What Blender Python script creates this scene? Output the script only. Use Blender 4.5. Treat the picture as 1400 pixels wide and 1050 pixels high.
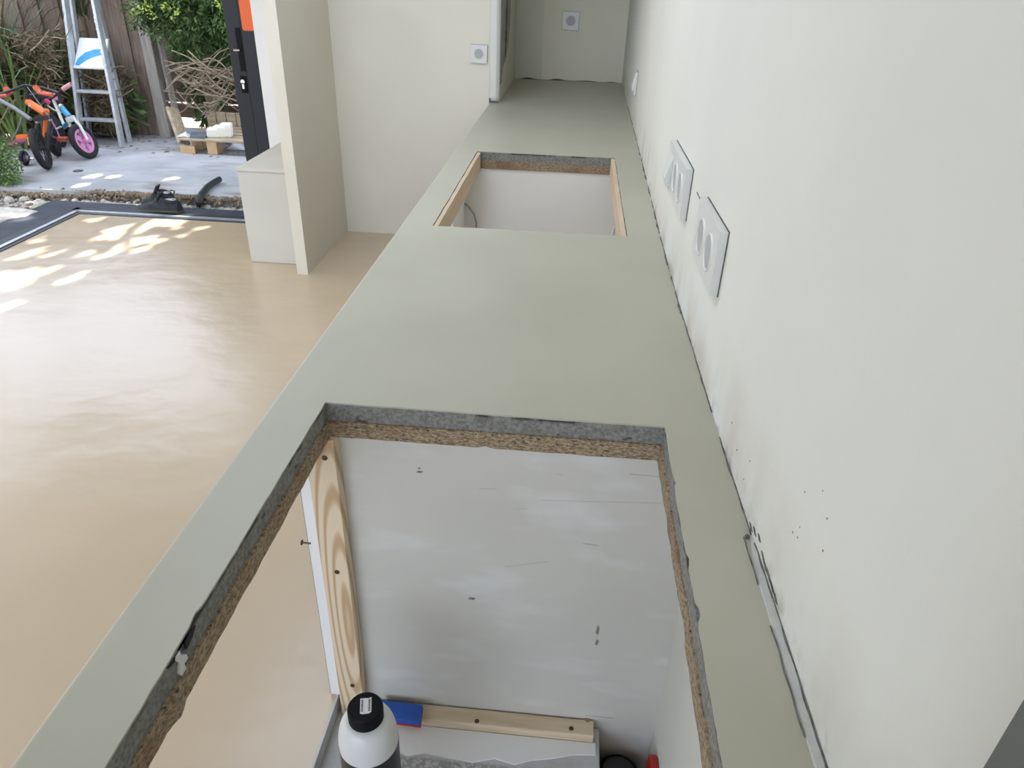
import bpy, math, random
from mathutils import Vector, Matrix
from mathutils import noise as mnoise
random.seed(7)
S = bpy.context.scene
COL = S.collection
for o in list(bpy.data.objects): bpy.data.objects.remove(o)

# ------------------------------------------------------------------ camera
PITCH, YAW, ROLL, FPX = 0.52407, 0.07258, 0.03241, 985.1
CAM = Vector((0, 0, 1.62))
_f = Vector((-math.sin(YAW)*math.cos(PITCH), math.cos(YAW)*math.cos(PITCH), -math.sin(PITCH)))
_r0 = Vector((math.cos(YAW), math.sin(YAW), 0)); _u0 = _r0.cross(_f)
_r = _r0*math.cos(ROLL) + _u0*math.sin(ROLL); _u = _u0*math.cos(ROLL) - _r0*math.sin(ROLL)
cd = bpy.data.cameras.new('camera'); cam = bpy.data.objects.new('camera', cd); COL.objects.link(cam)
cd.sensor_fit = 'HORIZONTAL'; cd.sensor_width = 36; cd.lens = FPX/1400*36; cd.clip_start = .02
m = Matrix.Identity(4)
for i in range(3): m[i][0], m[i][1], m[i][2], m[i][3] = _r[i], _u[i], -_f[i], CAM[i]
cam.matrix_world = m
S.camera = cam
def at(u, v, ax, val):
    """real place measured from the photo: sight line of a pixel met with a known plane"""
    d = _f*FPX + _r*(u-700) - _u*(v-525)
    return CAM + d*((val-CAM[ax])/d[ax])

# ------------------------------------------------------------------ light and exposure
S.view_settings.view_transform = 'Standard'; S.view_settings.look = 'None'
S.view_settings.gamma = 1; S.view_settings.use_curve_mapping = False
S.view_settings.exposure = 0.0
w = bpy.data.worlds.new('sky'); S.world = w; w.use_nodes = True
bg = w.node_tree.nodes['Background']; bg.inputs[0].default_value = (.785, .89, 1.11, 1); bg.inputs[1].default_value = 4.75
SUN_AZ, SUN_EL = math.radians(72), math.radians(40)
SUN = Vector((math.cos(SUN_AZ)*math.cos(SUN_EL), math.sin(SUN_AZ)*math.cos(SUN_EL), math.sin(SUN_EL)))
sl = bpy.data.lights.new('sun', 'SUN'); sl.energy = 20; sl.angle = math.radians(.45); sl.color = (1, .95, .86)
so = bpy.data.objects.new('sun', sl); COL.objects.link(so)
so.rotation_euler = SUN.to_track_quat('Z', 'Y').to_euler()
def portal(loc, rot, sx, sy):
    l = bpy.data.lights.new('window_portal', 'AREA'); l.shape = 'RECTANGLE'; l.size = sx; l.size_y = sy; l.cycles.is_portal = True
    o = bpy.data.objects.new('window_portal', l); COL.objects.link(o); o.location = loc; o.rotation_euler = rot
portal((-3.6, 2.7, 1.25), (0, math.radians(-90), 0), 2.5, 4.3)
portal((-1.65, -2.75, 1.25), (math.radians(90), 0, 0), 3.3, 2.5)  # portal for the added rear opening
portal((-1.1, 2.65, 2.72), (0, 0, 0), 1.4, 2.3)  # portal for the added skylight
portal((-2.9, 5.0, 1.25), (math.radians(-90), 0, 0), 1.4, 2.5)

# ------------------------------------------------------------------ materials
def hexc(r, g, b):
    f = lambda c: (c/255/12.92) if c/255 <= .04045 else ((c/255+.055)/1.055)**2.4
    return (f(r), f(g), f(b), 1)
MATS = {}
def mat(name, c1, c2=None, rough=.6, scale=8, detail=4, bump=0, bscale=None, metal=0, stretch=None, spec=.5, lo=.35, hi=.65, coat=0, trans=0, bdist=.01):
    if name in MATS: return MATS[name]
    M = bpy.data.materials.new(name); M.use_nodes = True; nt = M.node_tree; N = nt.nodes; L = nt.links
    b = N['Principled BSDF']; b.inputs['Base Color'].default_value = c1; b.inputs['Roughness'].default_value = rough
    b.inputs['Metallic'].default_value = metal; b.inputs['Specular IOR Level'].default_value = spec
    b.inputs['Coat Weight'].default_value = coat
    tc = N.new('ShaderNodeTexCoord'); vec = tc.outputs['Object']
    if stretch:
        mp = N.new('ShaderNodeMapping'); mp.inputs['Scale'].default_value = stretch; L.new(vec, mp.inputs[0]); vec = mp.outputs[0]
    if c2:
        n = N.new('ShaderNodeTexNoise'); n.inputs['Scale'].default_value = scale; n.inputs['Detail'].default_value = detail; L.new(vec, n.inputs['Vector'])
        r = N.new('ShaderNodeValToRGB'); r.color_ramp.elements[0].color = c1; r.color_ramp.elements[1].color = c2
        r.color_ramp.elements[0].position = lo; r.color_ramp.elements[1].position = hi
        L.new(n.outputs[0], r.inputs[0]); L.new(r.outputs[0], b.inputs['Base Color'])
    if bump:
        n2 = N.new('ShaderNodeTexNoise'); n2.inputs['Scale'].default_value = bscale or scale; n2.inputs['Detail'].default_value = 5; L.new(vec, n2.inputs['Vector'])
        bp = N.new('ShaderNodeBump'); bp.inputs['Strength'].default_value = bump; bp.inputs['Distance'].default_value = bdist
        L.new(n2.outputs[0], bp.inputs['Height']); L.new(bp.outputs[0], b.inputs['Normal'])
    if trans:
        b.inputs['Transmission Weight'].default_value = trans
    MATS[name] = M; return M
def nodes_of(M): return M.node_tree.nodes, M.node_tree.links, M.node_tree.nodes['Principled BSDF']
def overlay(M, color, mask_fn):
    """mix a colour over the current base colour; mask_fn(N, L) returns a 0..1 socket"""
    N, L, b = nodes_of(M); inp = b.inputs['Base Color']
    mx = N.new('ShaderNodeMix'); mx.data_type = 'RGBA'
    if inp.links: L.new(inp.links[0].from_socket, mx.inputs[6])
    else: mx.inputs[6].default_value = inp.default_value
    mx.inputs[7].default_value = color
    L.new(mask_fn(N, L), mx.inputs[0]); L.new(mx.outputs[2], inp)
def ramp(N, L, sock, a, b):
    r = N.new('ShaderNodeMapRange'); r.inputs['From Min'].default_value = a; r.inputs['From Max'].default_value = b; L.new(sock, r.inputs[0]); return r.outputs[0]
def noise_s(N, L, scale, detail=4, stretch=None):
    g = N.new('ShaderNodeNewGeometry'); v = g.outputs['Position']
    if stretch:
        mp = N.new('ShaderNodeMapping'); mp.inputs['Scale'].default_value = stretch; L.new(v, mp.inputs[0]); v = mp.outputs[0]
    n = N.new('ShaderNodeTexNoise'); n.inputs['Scale'].default_value = scale; n.inputs['Detail'].default_value = detail; L.new(v, n.inputs['Vector']); return n.outputs[0]
def axis_s(N, L, ax):
    g = N.new('ShaderNodeNewGeometry'); s = N.new('ShaderNodeSeparateXYZ'); L.new(g.outputs['Position'], s.inputs[0]); return s.outputs[ax]
def mul(N, L, a, b):
    m_ = N.new('ShaderNodeMath'); m_.operation = 'MULTIPLY'
    for i, q in enumerate((a, b)):
        if isinstance(q, (int, float)): m_.inputs[i].default_value = q
        else: L.new(q, m_.inputs[i])
    return m_.outputs[0]

m_floor = mat('resin_floor', (.50, .395, .265, 1), (.54, .43, .295, 1), rough=.24, scale=.9, detail=3, spec=.42, coat=.0)
N, L, b = nodes_of(m_floor)
nw = noise_s(N, L, 2.2, 3, (1, 1.6, 1)); n2 = noise_s(N, L, 14, 2)
ad = N.new('ShaderNodeMath'); ad.operation = 'MULTIPLY_ADD'; L.new(n2, ad.inputs[0]); ad.inputs[1].default_value = .12; L.new(nw, ad.inputs[2])
bp = N.new('ShaderNodeBump'); bp.inputs['Strength'].default_value = .35; bp.inputs['Distance'].default_value = .02
L.new(ad.outputs[0], bp.inputs['Height']); L.new(bp.outputs[0], b.inputs['Normal'])

def plaster(name, c1, c2, rough=.75, bump=.08):
    return mat(name, c1, c2, rough=rough, scale=1.7, detail=5, bump=bump, bscale=40)
m_wallR = plaster('right_wall_paint', (.66, .65, .58, 1), (.70, .69, .615, 1))
# grime creeping up the wall just above the worktop joint, brown smears and a few specks
overlay(m_wallR, (.50, .44, .34, 1), lambda N, L: mul(N, L, mul(N, L, mul(N, L, ramp(N, L, axis_s(N, L, 2), 1.06, .89), ramp(N, L, axis_s(N, L, 2), .86, .88)), ramp(N, L, noise_s(N, L, 7, 5, (1, 1, .6)), .44, .68)), .75))
overlay(m_wallR, (.25, .22, .18, 1), lambda N, L: mul(N, L, mul(N, L, mul(N, L, ramp(N, L, axis_s(N, L, 2), .925, .888), ramp(N, L, axis_s(N, L, 2), .86, .88)), ramp(N, L, noise_s(N, L, 22, 5), .50, .66)), .7))
m_wallFar = plaster('cross_wall_paint', (.68, .635, .52, 1), (.72, .675, .555, 1))
m_wallBack = plaster('alcove_wall_paint', (.68, .64, .49, 1), (.72, .68, .53, 1))
overlay(m_wallBack, (.62, .61, .49, 1), lambda N, L: ramp(N, L, axis_s(N, L, 0), -.279, -.285))
m_white = plaster('white_render', (.56, .54, .475, 1), (.61, .59, .52, 1))
m_white2 = plaster('room_white', (.76, .76, .74, 1), (.80, .80, .78, 1))
m_resin = mat('grey_green_resin', (.405, .385, .29, 1), (.435, .415, .315, 1), rough=.42, scale=3.2, detail=6, bump=.05, bscale=260, bdist=.002)
m_resinEdge = mat('resin_raw_edge', (.60, .59, .53, 1), (.30, .29, .26, 1), rough=.6, scale=40)
m_mortar = mat('cut_mortar', (.15, .145, .125, 1), (.26, .255, .225, 1), rough=.95, scale=150, detail=7, bump=.8, bscale=220, bdist=.003)
overlay(m_mortar, (.035, .033, .03, 1), lambda N, L: mul(N, L, ramp(N, L, noise_s(N, L, 20, 6, (1, 1, 2.5)), .64, .70), .85))
overlay(m_mortar, (.03, .03, .028, 1), lambda N, L: mul(N, L, ramp(N, L, axis_s(N, L, 2), .8735, .8795), ramp(N, L, noise_s(N, L, 10, 4), .46, .52)))
m_chip = mat('chipboard', (.16, .11, .06, 1), (.42, .32, .20, 1), rough=.9, scale=140, detail=5, bump=.7, bscale=150, stretch=(1, 1, 2.2), bdist=.004)
overlay(m_chip, (.05, .035, .02, 1), lambda N, L: ramp(N, L, noise_s(N, L, 120, 4, (1, 1, 2.2)), .60, .68))
overlay(m_chip, (.20, .09, .045, 1), lambda N, L: mul(N, L, ramp(N, L, noise_s(N, L, 9, 3), .52, .66), .55))
m_panel = mat('grey_painted_panel', (.56, .54, .475, 1), (.61, .59, .52, 1), rough=.35, scale=3, detail=4)
overlay(m_panel, (.72, .72, .69, 1), lambda N, L: mul(N, L, ramp(N, L, noise_s(N, L, 5, 7, (1, 1, 2.6)), .52, .72), .55))
overlay(m_panel, (.24, .23, .21, 1), lambda N, L: mul(N, L, ramp(N, L, noise_s(N, L, 16, 3, (.55, 1, 3.5)), .75, .79), .5))
m_panelP = mat('pale_panel', (.74, .71, .64, 1), (.78, .75, .68, 1), rough=.5, scale=2)
m_pine = mat('planed_pine', (.74, .58, .37, 1), rough=.6)
def wood_grain(M, c1, c2, scale, stretch, dist=3, loc=(0, 0, 0)):
    N, L, b = nodes_of(M)
    tc = N.new('ShaderNodeTexCoord'); mp = N.new('ShaderNodeMapping'); mp.inputs['Scale'].default_value = stretch; mp.inputs['Location'].default_value = loc; L.new(tc.outputs['Object'], mp.inputs[0])
    wv = N.new('ShaderNodeTexWave'); wv.wave_type = 'RINGS'; wv.rings_direction = 'SPHERICAL'; wv.inputs['Scale'].default_value = scale; wv.inputs['Distortion'].default_value = dist; wv.inputs['Detail'].default_value = 2; wv.inputs['Detail Scale'].default_value = .6
    L.new(mp.outputs[0], wv.inputs[0])
    r = N.new('ShaderNodeValToRGB'); r.color_ramp.elements[0].color = c1; r.color_ramp.elements[1].color = c2; r.color_ramp.elements[0].position = .45; r.color_ramp.elements[1].position = .95
    L.new(wv.outputs[0], r.inputs[0]); L.new(r.outputs[0], b.inputs['Base Color'])
wood_grain(m_pine, (.74, .60, .41, 1), (.52, .35, .19, 1), 9, (3.0, 1.5, .30), 2.0, (.443*3.0, -1.10*1.5, -.30*.30))
m_pineB = mat('pine_batten', (.70, .58, .40, 1), (.58, .44, .28, 1), rough=.65, scale=7, stretch=(.8, 6, 14), detail=3)
m_pineL = mat('pine_lining', (.62, .47, .32, 1), (.55, .42, .28, 1), rough=.65, scale=6, stretch=(6, .8, 10))
m_screw = mat('dark_screw', (.10, .07, .045, 1), rough=.5, metal=.6)
m_block = mat('plastered_block', (.55, .55, .54, 1), (.47, .47, .46, 1), rough=.9, scale=9, bump=.5, bscale=60, bdist=.006)
overlay(m_block, (.30, .30, .29, 1), lambda N, L: mul(N, L, mul(N, L, ramp(N, L, axis_s(N, L, 1), 1.045, 1.035), ramp(N, L, axis_s(N, L, 0), -.335, -.325)), ramp(N, L, noise_s(N, L, 120, 4), .40, .55)))
m_plastic = mat('white_plastic', (.65, .645, .60, 1), rough=.35)
m_socket = mat('socket_grey', (.40, .40, .385, 1), rough=.5)
m_hole = mat('dark_hole', (.012, .012, .012, 1), rough=.8)
m_crack = mat('dark_joint_crack', (.06, .055, .05, 1), (.16, .15, .13, 1), rough=.95, scale=60)
m_filler = mat('joint_filler', (.46, .455, .40, 1), (.52, .51, .455, 1), rough=.85, scale=25, bump=.4, bscale=60)
m_rawpl = mat('raw_plaster', (.30, .285, .25, 1), (.36, .345, .31, 1), rough=.95, scale=12, bump=.5, bscale=30)
m_black = mat('black_gloss_plastic', (.008, .008, .009, 1), rough=.28)
m_blackM = mat('black_matt', (.006, .006, .007, 1), rough=.5, spec=.12)
m_bottle = mat('white_bottle', (.66, .66, .63, 1), rough=.35)
m_paper = mat('paper_label', (.75, .75, .73, 1), rough=.7)
m_ink = mat('print_ink', (.10, .10, .10, 1), rough=.8)
m_blue = mat('blue_foam', (.012, .07, .36, 1), (.02, .10, .44, 1), rough=.55, scale=30)
m_red = mat('red_abrasive', (.50, .018, .012, 1), rough=.7)
m_alu = mat('anthracite_aluminium', (.012, .015, .020, 1), rough=.42, spec=.35)
m_aluL = mat('silver_aluminium', (.62, .65, .68, 1), (.50, .53, .57, 1), rough=.32, metal=.75, scale=20)
m_orange = mat('orange_sticker', (.78, .13, .025, 1), rough=.5)
m_slab = mat('weathered_concrete', (.33, .335, .345, 1), (.47, .475, .485, 1), rough=.85, scale=2.2, detail=8, bump=.3, bscale=14)
overlay(m_slab, (.24, .22, .19, 1), lambda N, L: mul(N, L, ramp(N, L, noise_s(N, L, 3.2, 6, (.6, 1.6, 1)), .54, .68), .85))
m_dirt = mat('dry_soil', (.20, .15, .10, 1), (.34, .28, .21, 1), rough=.95, scale=9, detail=8, bump=.6, bscale=30)
m_stone = mat('limestone', (.50, .46, .40, 1), (.66, .63, .58, 1), rough=.9, scale=14, bump=.5, bscale=30)
m_gravel = mat('gravel_grey', (.36, .34, .32, 1), (.60, .58, .55, 1), rough=.9, scale=30)
m_sill = mat('dark_waterproof_sill', (.022, .028, .045, 1), (.05, .058, .08, 1), rough=.6, scale=6, spec=.3)
m_fence = mat('weathered_board', (.16, .115, .085, 1), (.30, .23, .18, 1), rough=.9, scale=5, stretch=(8, 8, .7), detail=6, bump=.4, bscale=20)
m_fenceD = mat('dark_board', (.085, .065, .05, 1), (.16, .125, .10, 1), rough=.9, scale=5, stretch=(.7, 8, 8), detail=6)
m_post = mat('grey_post', (.30, .27, .23, 1), (.40, .37, .33, 1), rough=.9, scale=6, stretch=(6, 6, .8))
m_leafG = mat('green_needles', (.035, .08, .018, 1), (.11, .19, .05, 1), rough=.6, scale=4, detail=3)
m_leafY = mat('sun_tinted_leaf', (.30, .40, .06, 1), (.42, .52, .10, 1), rough=.6, scale=6)  # sunlight on the bush put into a brighter yellow-green leaf colour
m_leafD = mat('tree_leaf', (.05, .09, .02, 1), (.10, .17, .04, 1), rough=.6, scale=3)
m_blade = mat('strap_leaf', (.045, .085, .025, 1), (.10, .15, .06, 1), rough=.5, scale=5)
m_bladeY = mat('fresh_strap_leaf', (.12, .21, .045, 1), (.22, .32, .08, 1), rough=.5, scale=5)
m_straw = mat('dry_grass', (.12, .09, .052, 1), (.28, .22, .135, 1), rough=.9, scale=12)
m_twig = mat('dead_twig', (.20, .15, .10, 1), (.36, .29, .21, 1), rough=.9, scale=20)
m_bark = mat('bark', (.13, .09, .06, 1), (.22, .17, .12, 1), rough=.95, scale=14, stretch=(3, 3, .6))
m_shrub = mat('shrub_leaf', (.07, .14, .03, 1), (.17, .27, .07, 1), rough=.6, scale=9)
m_lad = mat('ladder_aluminium', (.56, .59, .60, 1), (.44, .47, .49, 1), rough=.45, metal=.35, scale=14)
m_ladboard = mat('painted_platform', (.72, .73, .71, 1), (.66, .67, .66, 1), rough=.6, scale=9)
m_bpaint = mat('blue_paint_smear', (.02, .25, .48, 1), (.06, .33, .56, 1), rough=.5, scale=22)
m_tyre = mat('tyre_rubber', (.018, .018, .019, 1), rough=.8)
m_bike = mat('black_frame', (.014, .015, .018, 1), rough=.4)
m_bikeO = mat('orange_frame', (.82, .17, .02, 1), rough=.35)
m_bikeR = mat('red_orange_grip', (.62, .13, .07, 1), rough=.5)
m_pink = mat('pink_wheel', (.68, .28, .50, 1), rough=.4)
m_pinkL = mat('pale_pink_grip', (.66, .33, .34, 1), rough=.5)
m_mag = mat('magenta_plastic', (.60, .06, .22, 1), rough=.4)
m_bikeW = mat('white_fork', (.74, .75, .74, 1), rough=.3)
m_bikeB = mat('light_blue_tube', (.06, .36, .58, 1), rough=.35)
m_steel = mat('grey_tube', (.20, .20, .23, 1), rough=.45, metal=.4)
m_chrome = mat('chrome', (.7, .7, .7, 1), rough=.2, metal=1)
m_shoe = mat('dark_shoe_mesh', (.016, .018, .024, 1), (.035, .04, .05, 1), rough=.8, scale=40)
m_shoeG = mat('olive_shoe_trim', (.10, .11, .055, 1), rough=.8)
m_shoeW = mat('pale_shoe_lining', (.60, .60, .56, 1), rough=.8)
m_hose = mat('dark_green_hose', (.025, .035, .037, 1), rough=.5)
m_plank = mat('pallet_plank', (.34, .26, .17, 1), (.50, .41, .29, 1), rough=.9, scale=5, stretch=(.8, 8, 8), detail=5)
m_plankO = mat('fresh_pallet_block', (.55, .36, .19, 1), (.62, .44, .26, 1), rough=.85, scale=9)
m_slate = mat('blue_grey_sheet', (.10, .125, .15, 1), (.15, .17, .19, 1), rough=.6, scale=9)
m_foam = mat('cream_foam', (.78, .76, .66, 1), rough=.8)
m_film = mat('plastic_film', (.62, .62, .62, 1), rough=.3)
m_cab = mat('dark_grey_cabinet', (.105, .11, .095, 1), rough=.5)
m_redbox = mat('red_plastic', (.42, .02, .012, 1), rough=.45)

# ------------------------------------------------------------------ mesh helpers
class MB:
    def __init__(s): s.v = []; s.f = []
    def quad(s, a, b, c, d):
        n = len(s.v); s.v += [tuple(a), tuple(b), tuple(c), tuple(d)]; s.f.append((n, n+1, n+2, n+3)); return s
    def box(s, x0, x1, y0, y1, z0, z1):
        n = len(s.v)
        s.v += [(x0,y0,z0),(x1,y0,z0),(x1,y1,z0),(x0,y1,z0),(x0,y0,z1),(x1,y0,z1),(x1,y1,z1),(x0,y1,z1)]
        s.f += [tuple(n+i for i in q) for q in ((0,3,2,1),(4,5,6,7),(0,1,5,4),(1,2,6,5),(2,3,7,6),(3,0,4,7))]; return s
    def obox(s, c, ax, ay, az):
        """box with centre c and half axes"""
        c = Vector(c); n = len(s.v)
        for k in (-1, 1):
            for i, j in ((-1,-1),(1,-1),(1,1),(-1,1)): s.v.append(tuple(c + ax*i + ay*j + az*k))
        s.f += [tuple(n+i for i in q) for q in ((0,3,2,1),(4,5,6,7),(0,1,5,4),(1,2,6,5),(2,3,7,6),(3,0,4,7))]; return s
    def bar(s, p, q, w, h, up=(0, 0, 1)):
        p, q = Vector(p), Vector(q); d = (q-p); az = d*.5; dn = d.normalized(); up = Vector(up)
        ax = dn.cross(up)
        if ax.length < 1e-4: ax = dn.cross(Vector((1, 0, 0)))
        ax.normalize(); ay = ax.cross(dn)
        return s.obox((p+q)/2, ax*w/2, ay*h/2, az)
    def tube(s, pts, r, seg=8, cap=True):
        pts = [Vector(p) for p in pts]; n0 = len(s.v); K = len(pts)
        rs = r if isinstance(r, (list, tuple)) else [r]*K
        prev = None
        for i, p in enumerate(pts):
            t = (pts[min(i+1, K-1)] - pts[max(i-1, 0)]).normalized()
            if prev is None:
                a = t.cross(Vector((0, 0, 1)))
                if a.length < 1e-3: a = t.cross(Vector((1, 0, 0)))
            else: a = prev - t*prev.dot(t)
            a.normalize(); prev = a; b_ = t.cross(a)
            for k in range(seg):
                th = 2*math.pi*k/seg; s.v.append(tuple(p + (a*math.cos(th) + b_*math.sin(th))*rs[i]))
        for i in range(K-1):
            for k in range(seg):
                k2 = (k+1) % seg; s.f.append((n0+i*seg+k, n0+i*seg+k2, n0+(i+1)*seg+k2, n0+(i+1)*seg+k))
        if cap:
            s.f.append(tuple(n0+k for k in reversed(range(seg)))); s.f.append(tuple(n0+(K-1)*seg+k for k in range(seg)))
        return s
    def lathe(s, prof, seg=32, M=None):
        n0 = len(s.v); K = len(prof)
        for r, z in prof:
            for k in range(seg):
                th = 2*math.pi*k/seg; p = Vector((r*math.cos(th), r*math.sin(th), z)); s.v.append(tuple(M @ p if M else p))
        for i in range(K-1):
            for k in range(seg):
                k2 = (k+1) % seg; s.f.append((n0+i*seg+k, n0+i*seg+k2, n0+(i+1)*seg+k2, n0+(i+1)*seg+k))
        s.f.append(tuple(n0+k for k in reversed(range(seg)))); s.f.append(tuple(n0+(K-1)*seg+k for k in range(seg)))
        return s
    def torus(s, M, R, r, seg=28, sub=8):
        n0 = len(s.v)
        for i in range(seg):
            a = 2*math.pi*i/seg
            for j in range(sub):
                b_ = 2*math.pi*j/sub; s.v.append(tuple(M @ Vector(((R+r*math.cos(b_))*math.cos(a), (R+r*math.cos(b_))*math.sin(a), r*math.sin(b_)))))
        for i in range(seg):
            for j in range(sub):
                i2, j2 = (i+1) % seg, (j+1) % sub; s.f.append((n0+i*sub+j, n0+i2*sub+j, n0+i2*sub+j2, n0+i*sub+j2))
        return s
    def prism(s, poly, a, b):
        """poly: list of points (Vector); a, b: offsets for the two faces"""
        n0 = len(s.v); K = len(poly); a, b = Vector(a), Vector(b)
        for p in poly: s.v.append(tuple(Vector(p)+a))
        for p in poly: s.v.append(tuple(Vector(p)+b))
        s.f.append(tuple(n0+i for i in reversed(range(K)))); s.f.append(tuple(n0+K+i for i in range(K)))
        for i in range(K): j = (i+1) % K; s.f.append((n0+i, n0+j, n0+K+j, n0+K+i))
        return s
    def build(s, name, material, parent=None, smooth=False, bevel=0, origin=None):
        me = bpy.data.meshes.new(name)
        vs = s.v
        if origin: vs = [tuple(Vector(v)-Vector(origin)) for v in vs]
        me.from_pydata(vs, [], s.f); me.materials.append(material); me.update()
        import bmesh
        bm = bmesh.new(); bm.from_mesh(me); bmesh.ops.recalc_face_normals(bm, faces=bm.faces); bm.to_mesh(me); bm.free()
        if smooth:
            for p in me.polygons: p.use_smooth = True
        o = bpy.data.objects.new(name, me); COL.objects.link(o)
        if origin: o.location = origin
        if parent:
            o.parent = parent
            if origin: o.location = Vector(origin) - parent.matrix_world_loc if hasattr(parent, 'matrix_world_loc') else Vector(origin) - parent.location
            else: o.location = -parent.location
        if bevel:
            md = o.modifiers.new('bevel', 'BEVEL'); md.width = bevel; md.segments = 2; md.limit_method = 'ANGLE'; md.angle_limit = math.radians(40)
        if smooth:
            me.set_sharp_from_angle(angle=math.radians(40))
        return o
def struct(o, label=None):
    o['kind'] = 'structure'
    if label: o['label'] = label
    return o
def tag(o, label, cat, group=None):
    o['label'] = label; o['category'] = cat
    if group: o['group'] = group
    return o
def thing(name, label, cat, loc=(0, 0, 0), group=None):
    o = bpy.data.objects.new(name, None); COL.objects.link(o); o.location = loc; o.empty_display_size = .1
    return tag(o, label, cat, group)
def sub(parent_part, o, thing_loc):
    """re-parent o (already placed in world space) under a part that carries the thing's offset"""
    o.parent = parent_part; o.location = (0, 0, 0); return o
def jag(x, s, amp, k=0.): return amp*mnoise.noise((x*s, k*7.3, 1.7))

# ------------------------------------------------------------------ dimensions
ZC = .8852                      # worktop surface
XF = -.540                      # worktop front edge
WALLX = [(-3.6, .30), (.20, .318), (.494, .316), (.66, .313), (.85, .309), (1.12, .303), (1.5, .299), (1.785, .296), (2.23, .297), (3.2, .307), (4.45, .317), (5.48, .325), (6.2, .331)]
def wallx(y):
    for (a, p), (b_, q) in zip(WALLX, WALLX[1:]):
        if y <= b_: return p + (q-p)*max(0, (y-a))/(b_-a)
    return WALLX[-1][1]
YP = 1.168                      # partition under the worktop
YX = 4.755                      # cross wall
YA = 5.915                      # alcove back wall
ZP = -.24                       # unfinished level under the worktop

# ------------------------------------------------------------------ setting
f = MB()
for (x0, x1, y0, y1) in ((-3.5, -.505, -3.4, 4.80), (-.505, .36, 1.19, 4.80), (-.505, .36, -3.4, .25), (-1.6, .36, 4.80, 6.0)):
    f.box(x0, x1, y0, y1, -.30, 0)
fl = struct(f.build('floor', m_floor), 'glossy beige poured resin floor with faint ripples')
f = MB().box(-.505, .36, .25, 1.19, -.30, ZP)
struct(f.build('floor', m_block), 'rough lower screed under the worktop')

wr = MB(); ys = [-3.4+i*.1 for i in range(95)]
for y0, y1 in zip(ys, ys[1:]):
    wr.quad((wallx(y0), y0, -.3), (wallx(y1), y1, -.3), (wallx(y1), y1, 2.7), (wallx(y0), y0, 2.7))
wr.box(.345, .50, -3.4, 6.1, -.3, 2.7)
wR = struct(wr.build('wall_right', m_wallR, smooth=True), 'long white plastered wall with grime along the worktop')
# alcove back wall, cross wall, pillar wall
struct(MB().box(-.75, .36, YA, YA+.1, 0, 2.7).build('wall_back', m_wallBack), 'greyish end wall of the alcove above the worktop')
struct(MB().box(-1.53, -.545, YX, YX+.14, 0, 2.7).build('wall_far', m_wallFar), 'off-white cross wall between pillar and worktop')
aw = MB().box(-.75, -.487, YX+.14, YA, 0, 2.7).box(-.545, -.487, YX+.02, YX+.14, 0, 2.7)
wl = struct(aw.build('wall_left', m_wallBack), 'short side wall of the alcove')
# wall-end corner bead and raw plaster strip on the wall end
cb = MB()
pts = [(-.548, 0), (-.548, .01), (-.545, -.012), (-.500, -.016), (-.487, -.004), (-.487, .02)]
cb.prism([Vector((x, YX+y, 0)) for x, y in [(-.548, .03), (-.548, -.004), (-.542, -.014), (-.505, -.014), (-.494, -.006), (-.485, .006), (-.485, .03)]], (0, 0, ZC+.012), (0, 0, 2.7))
struct(cb.build('trim_1', m_wallR, smooth=False), 'white plaster corner bead on the end of the cross wall')
rp = MB(); poly = []
for i in range(9): poly.append((YX+.022+.008*math.sin(i*2.1), 1.02+i*.2))
edge = [(YX+.62+jag(i, .9, .05, 2), 2.6-i*.16) for i in range(9)] + [(YX+.50, 1.16), (YX+.34, 1.09), (YX+.2, 1.08), (YX+.12, .99), (YX+.05, .985)]
rp.prism([Vector((-.487, y, z)) for y, z in poly+edge], (-.005, 0, 0), (.006, 0, 0))
rpo = rp.build('raw_plaster_strip', m_rawpl, wl); rpo['label'] = 'rough grey unpainted plaster strip'
rp2 = MB(); rp2.tube([(-.479, YX+.30+jag(i, .7, .04, 5), 1.12+i*.13) for i in range(12)], [.006+.005*abs(math.sin(i*1.3)) for i in range(12)], 5)
rp2.build('plaster_crack', m_crack, wl)

pil = MB().box(-1.590, -1.524, 3.925, YX+.10, 0, 2.7).build('wall_pillar', m_wallFar); struct(pil, 'thin off-white plastered fin wall')
bench = MB(); bx0 = -1.935
bench.box(bx0, -1.58, 4.075, 4.93, 0, .555)
bo = bench.build('masonry_bench', m_white, bevel=.006); tag(bo, 'white rendered masonry bench box between fin wall and black door', 'bench')
cap_ = MB().box(bx0-.006, -1.58, 4.069, 4.94, .555, .572).build('bench_slab', m_white, bo, bevel=.003)
# front wall beside the door, lintels, ceiling, back walls: the rest of the room
struct(MB().box(-2.082, -1.58, 4.94, 5.10, 0, 2.7).build('wall_front', m_white2), 'white wall reveal beside the black door frame')
struct(MB().box(-3.62, -2.082, 4.90, 5.04, 2.35, 2.7).build('trim_2', m_white2), 'lintel above the corner opening')
struct(MB().box(-3.62, -3.48, -3.4, 4.90, 2.5, 2.7).build('trim_3', m_white2), 'lintel above the long side opening')
struct(MB().box(-5.2, -1.8, -3.3, 6.1, 2.7, 2.85).box(-.4, .5, -3.3, 6.1, 2.7, 2.85).box(-1.8, -.4, -3.3, 1.5, 2.7, 2.85).box(-1.8, -.4, 3.8, 6.1, 2.7, 2.85).build('ceiling', m_white2), 'white ceiling with an added skylight opening and wide added eaves')  # unseen skylight brightens the worktop, overhang shades the patio; both added
rwl = MB().box(-3.62, .5, -2.85, -2.70, 2.45, 2.7).box(-3.62, -3.3, -2.85, -2.70, 0, 2.45).box(0, .5, -2.85, -2.70, 0, 2.45)  # opening behind the camera added to light surfaces that face it
struct(rwl.build('wall_rear', m_white2), 'white rear wall with a wide unseen opening added for daylight')
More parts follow.
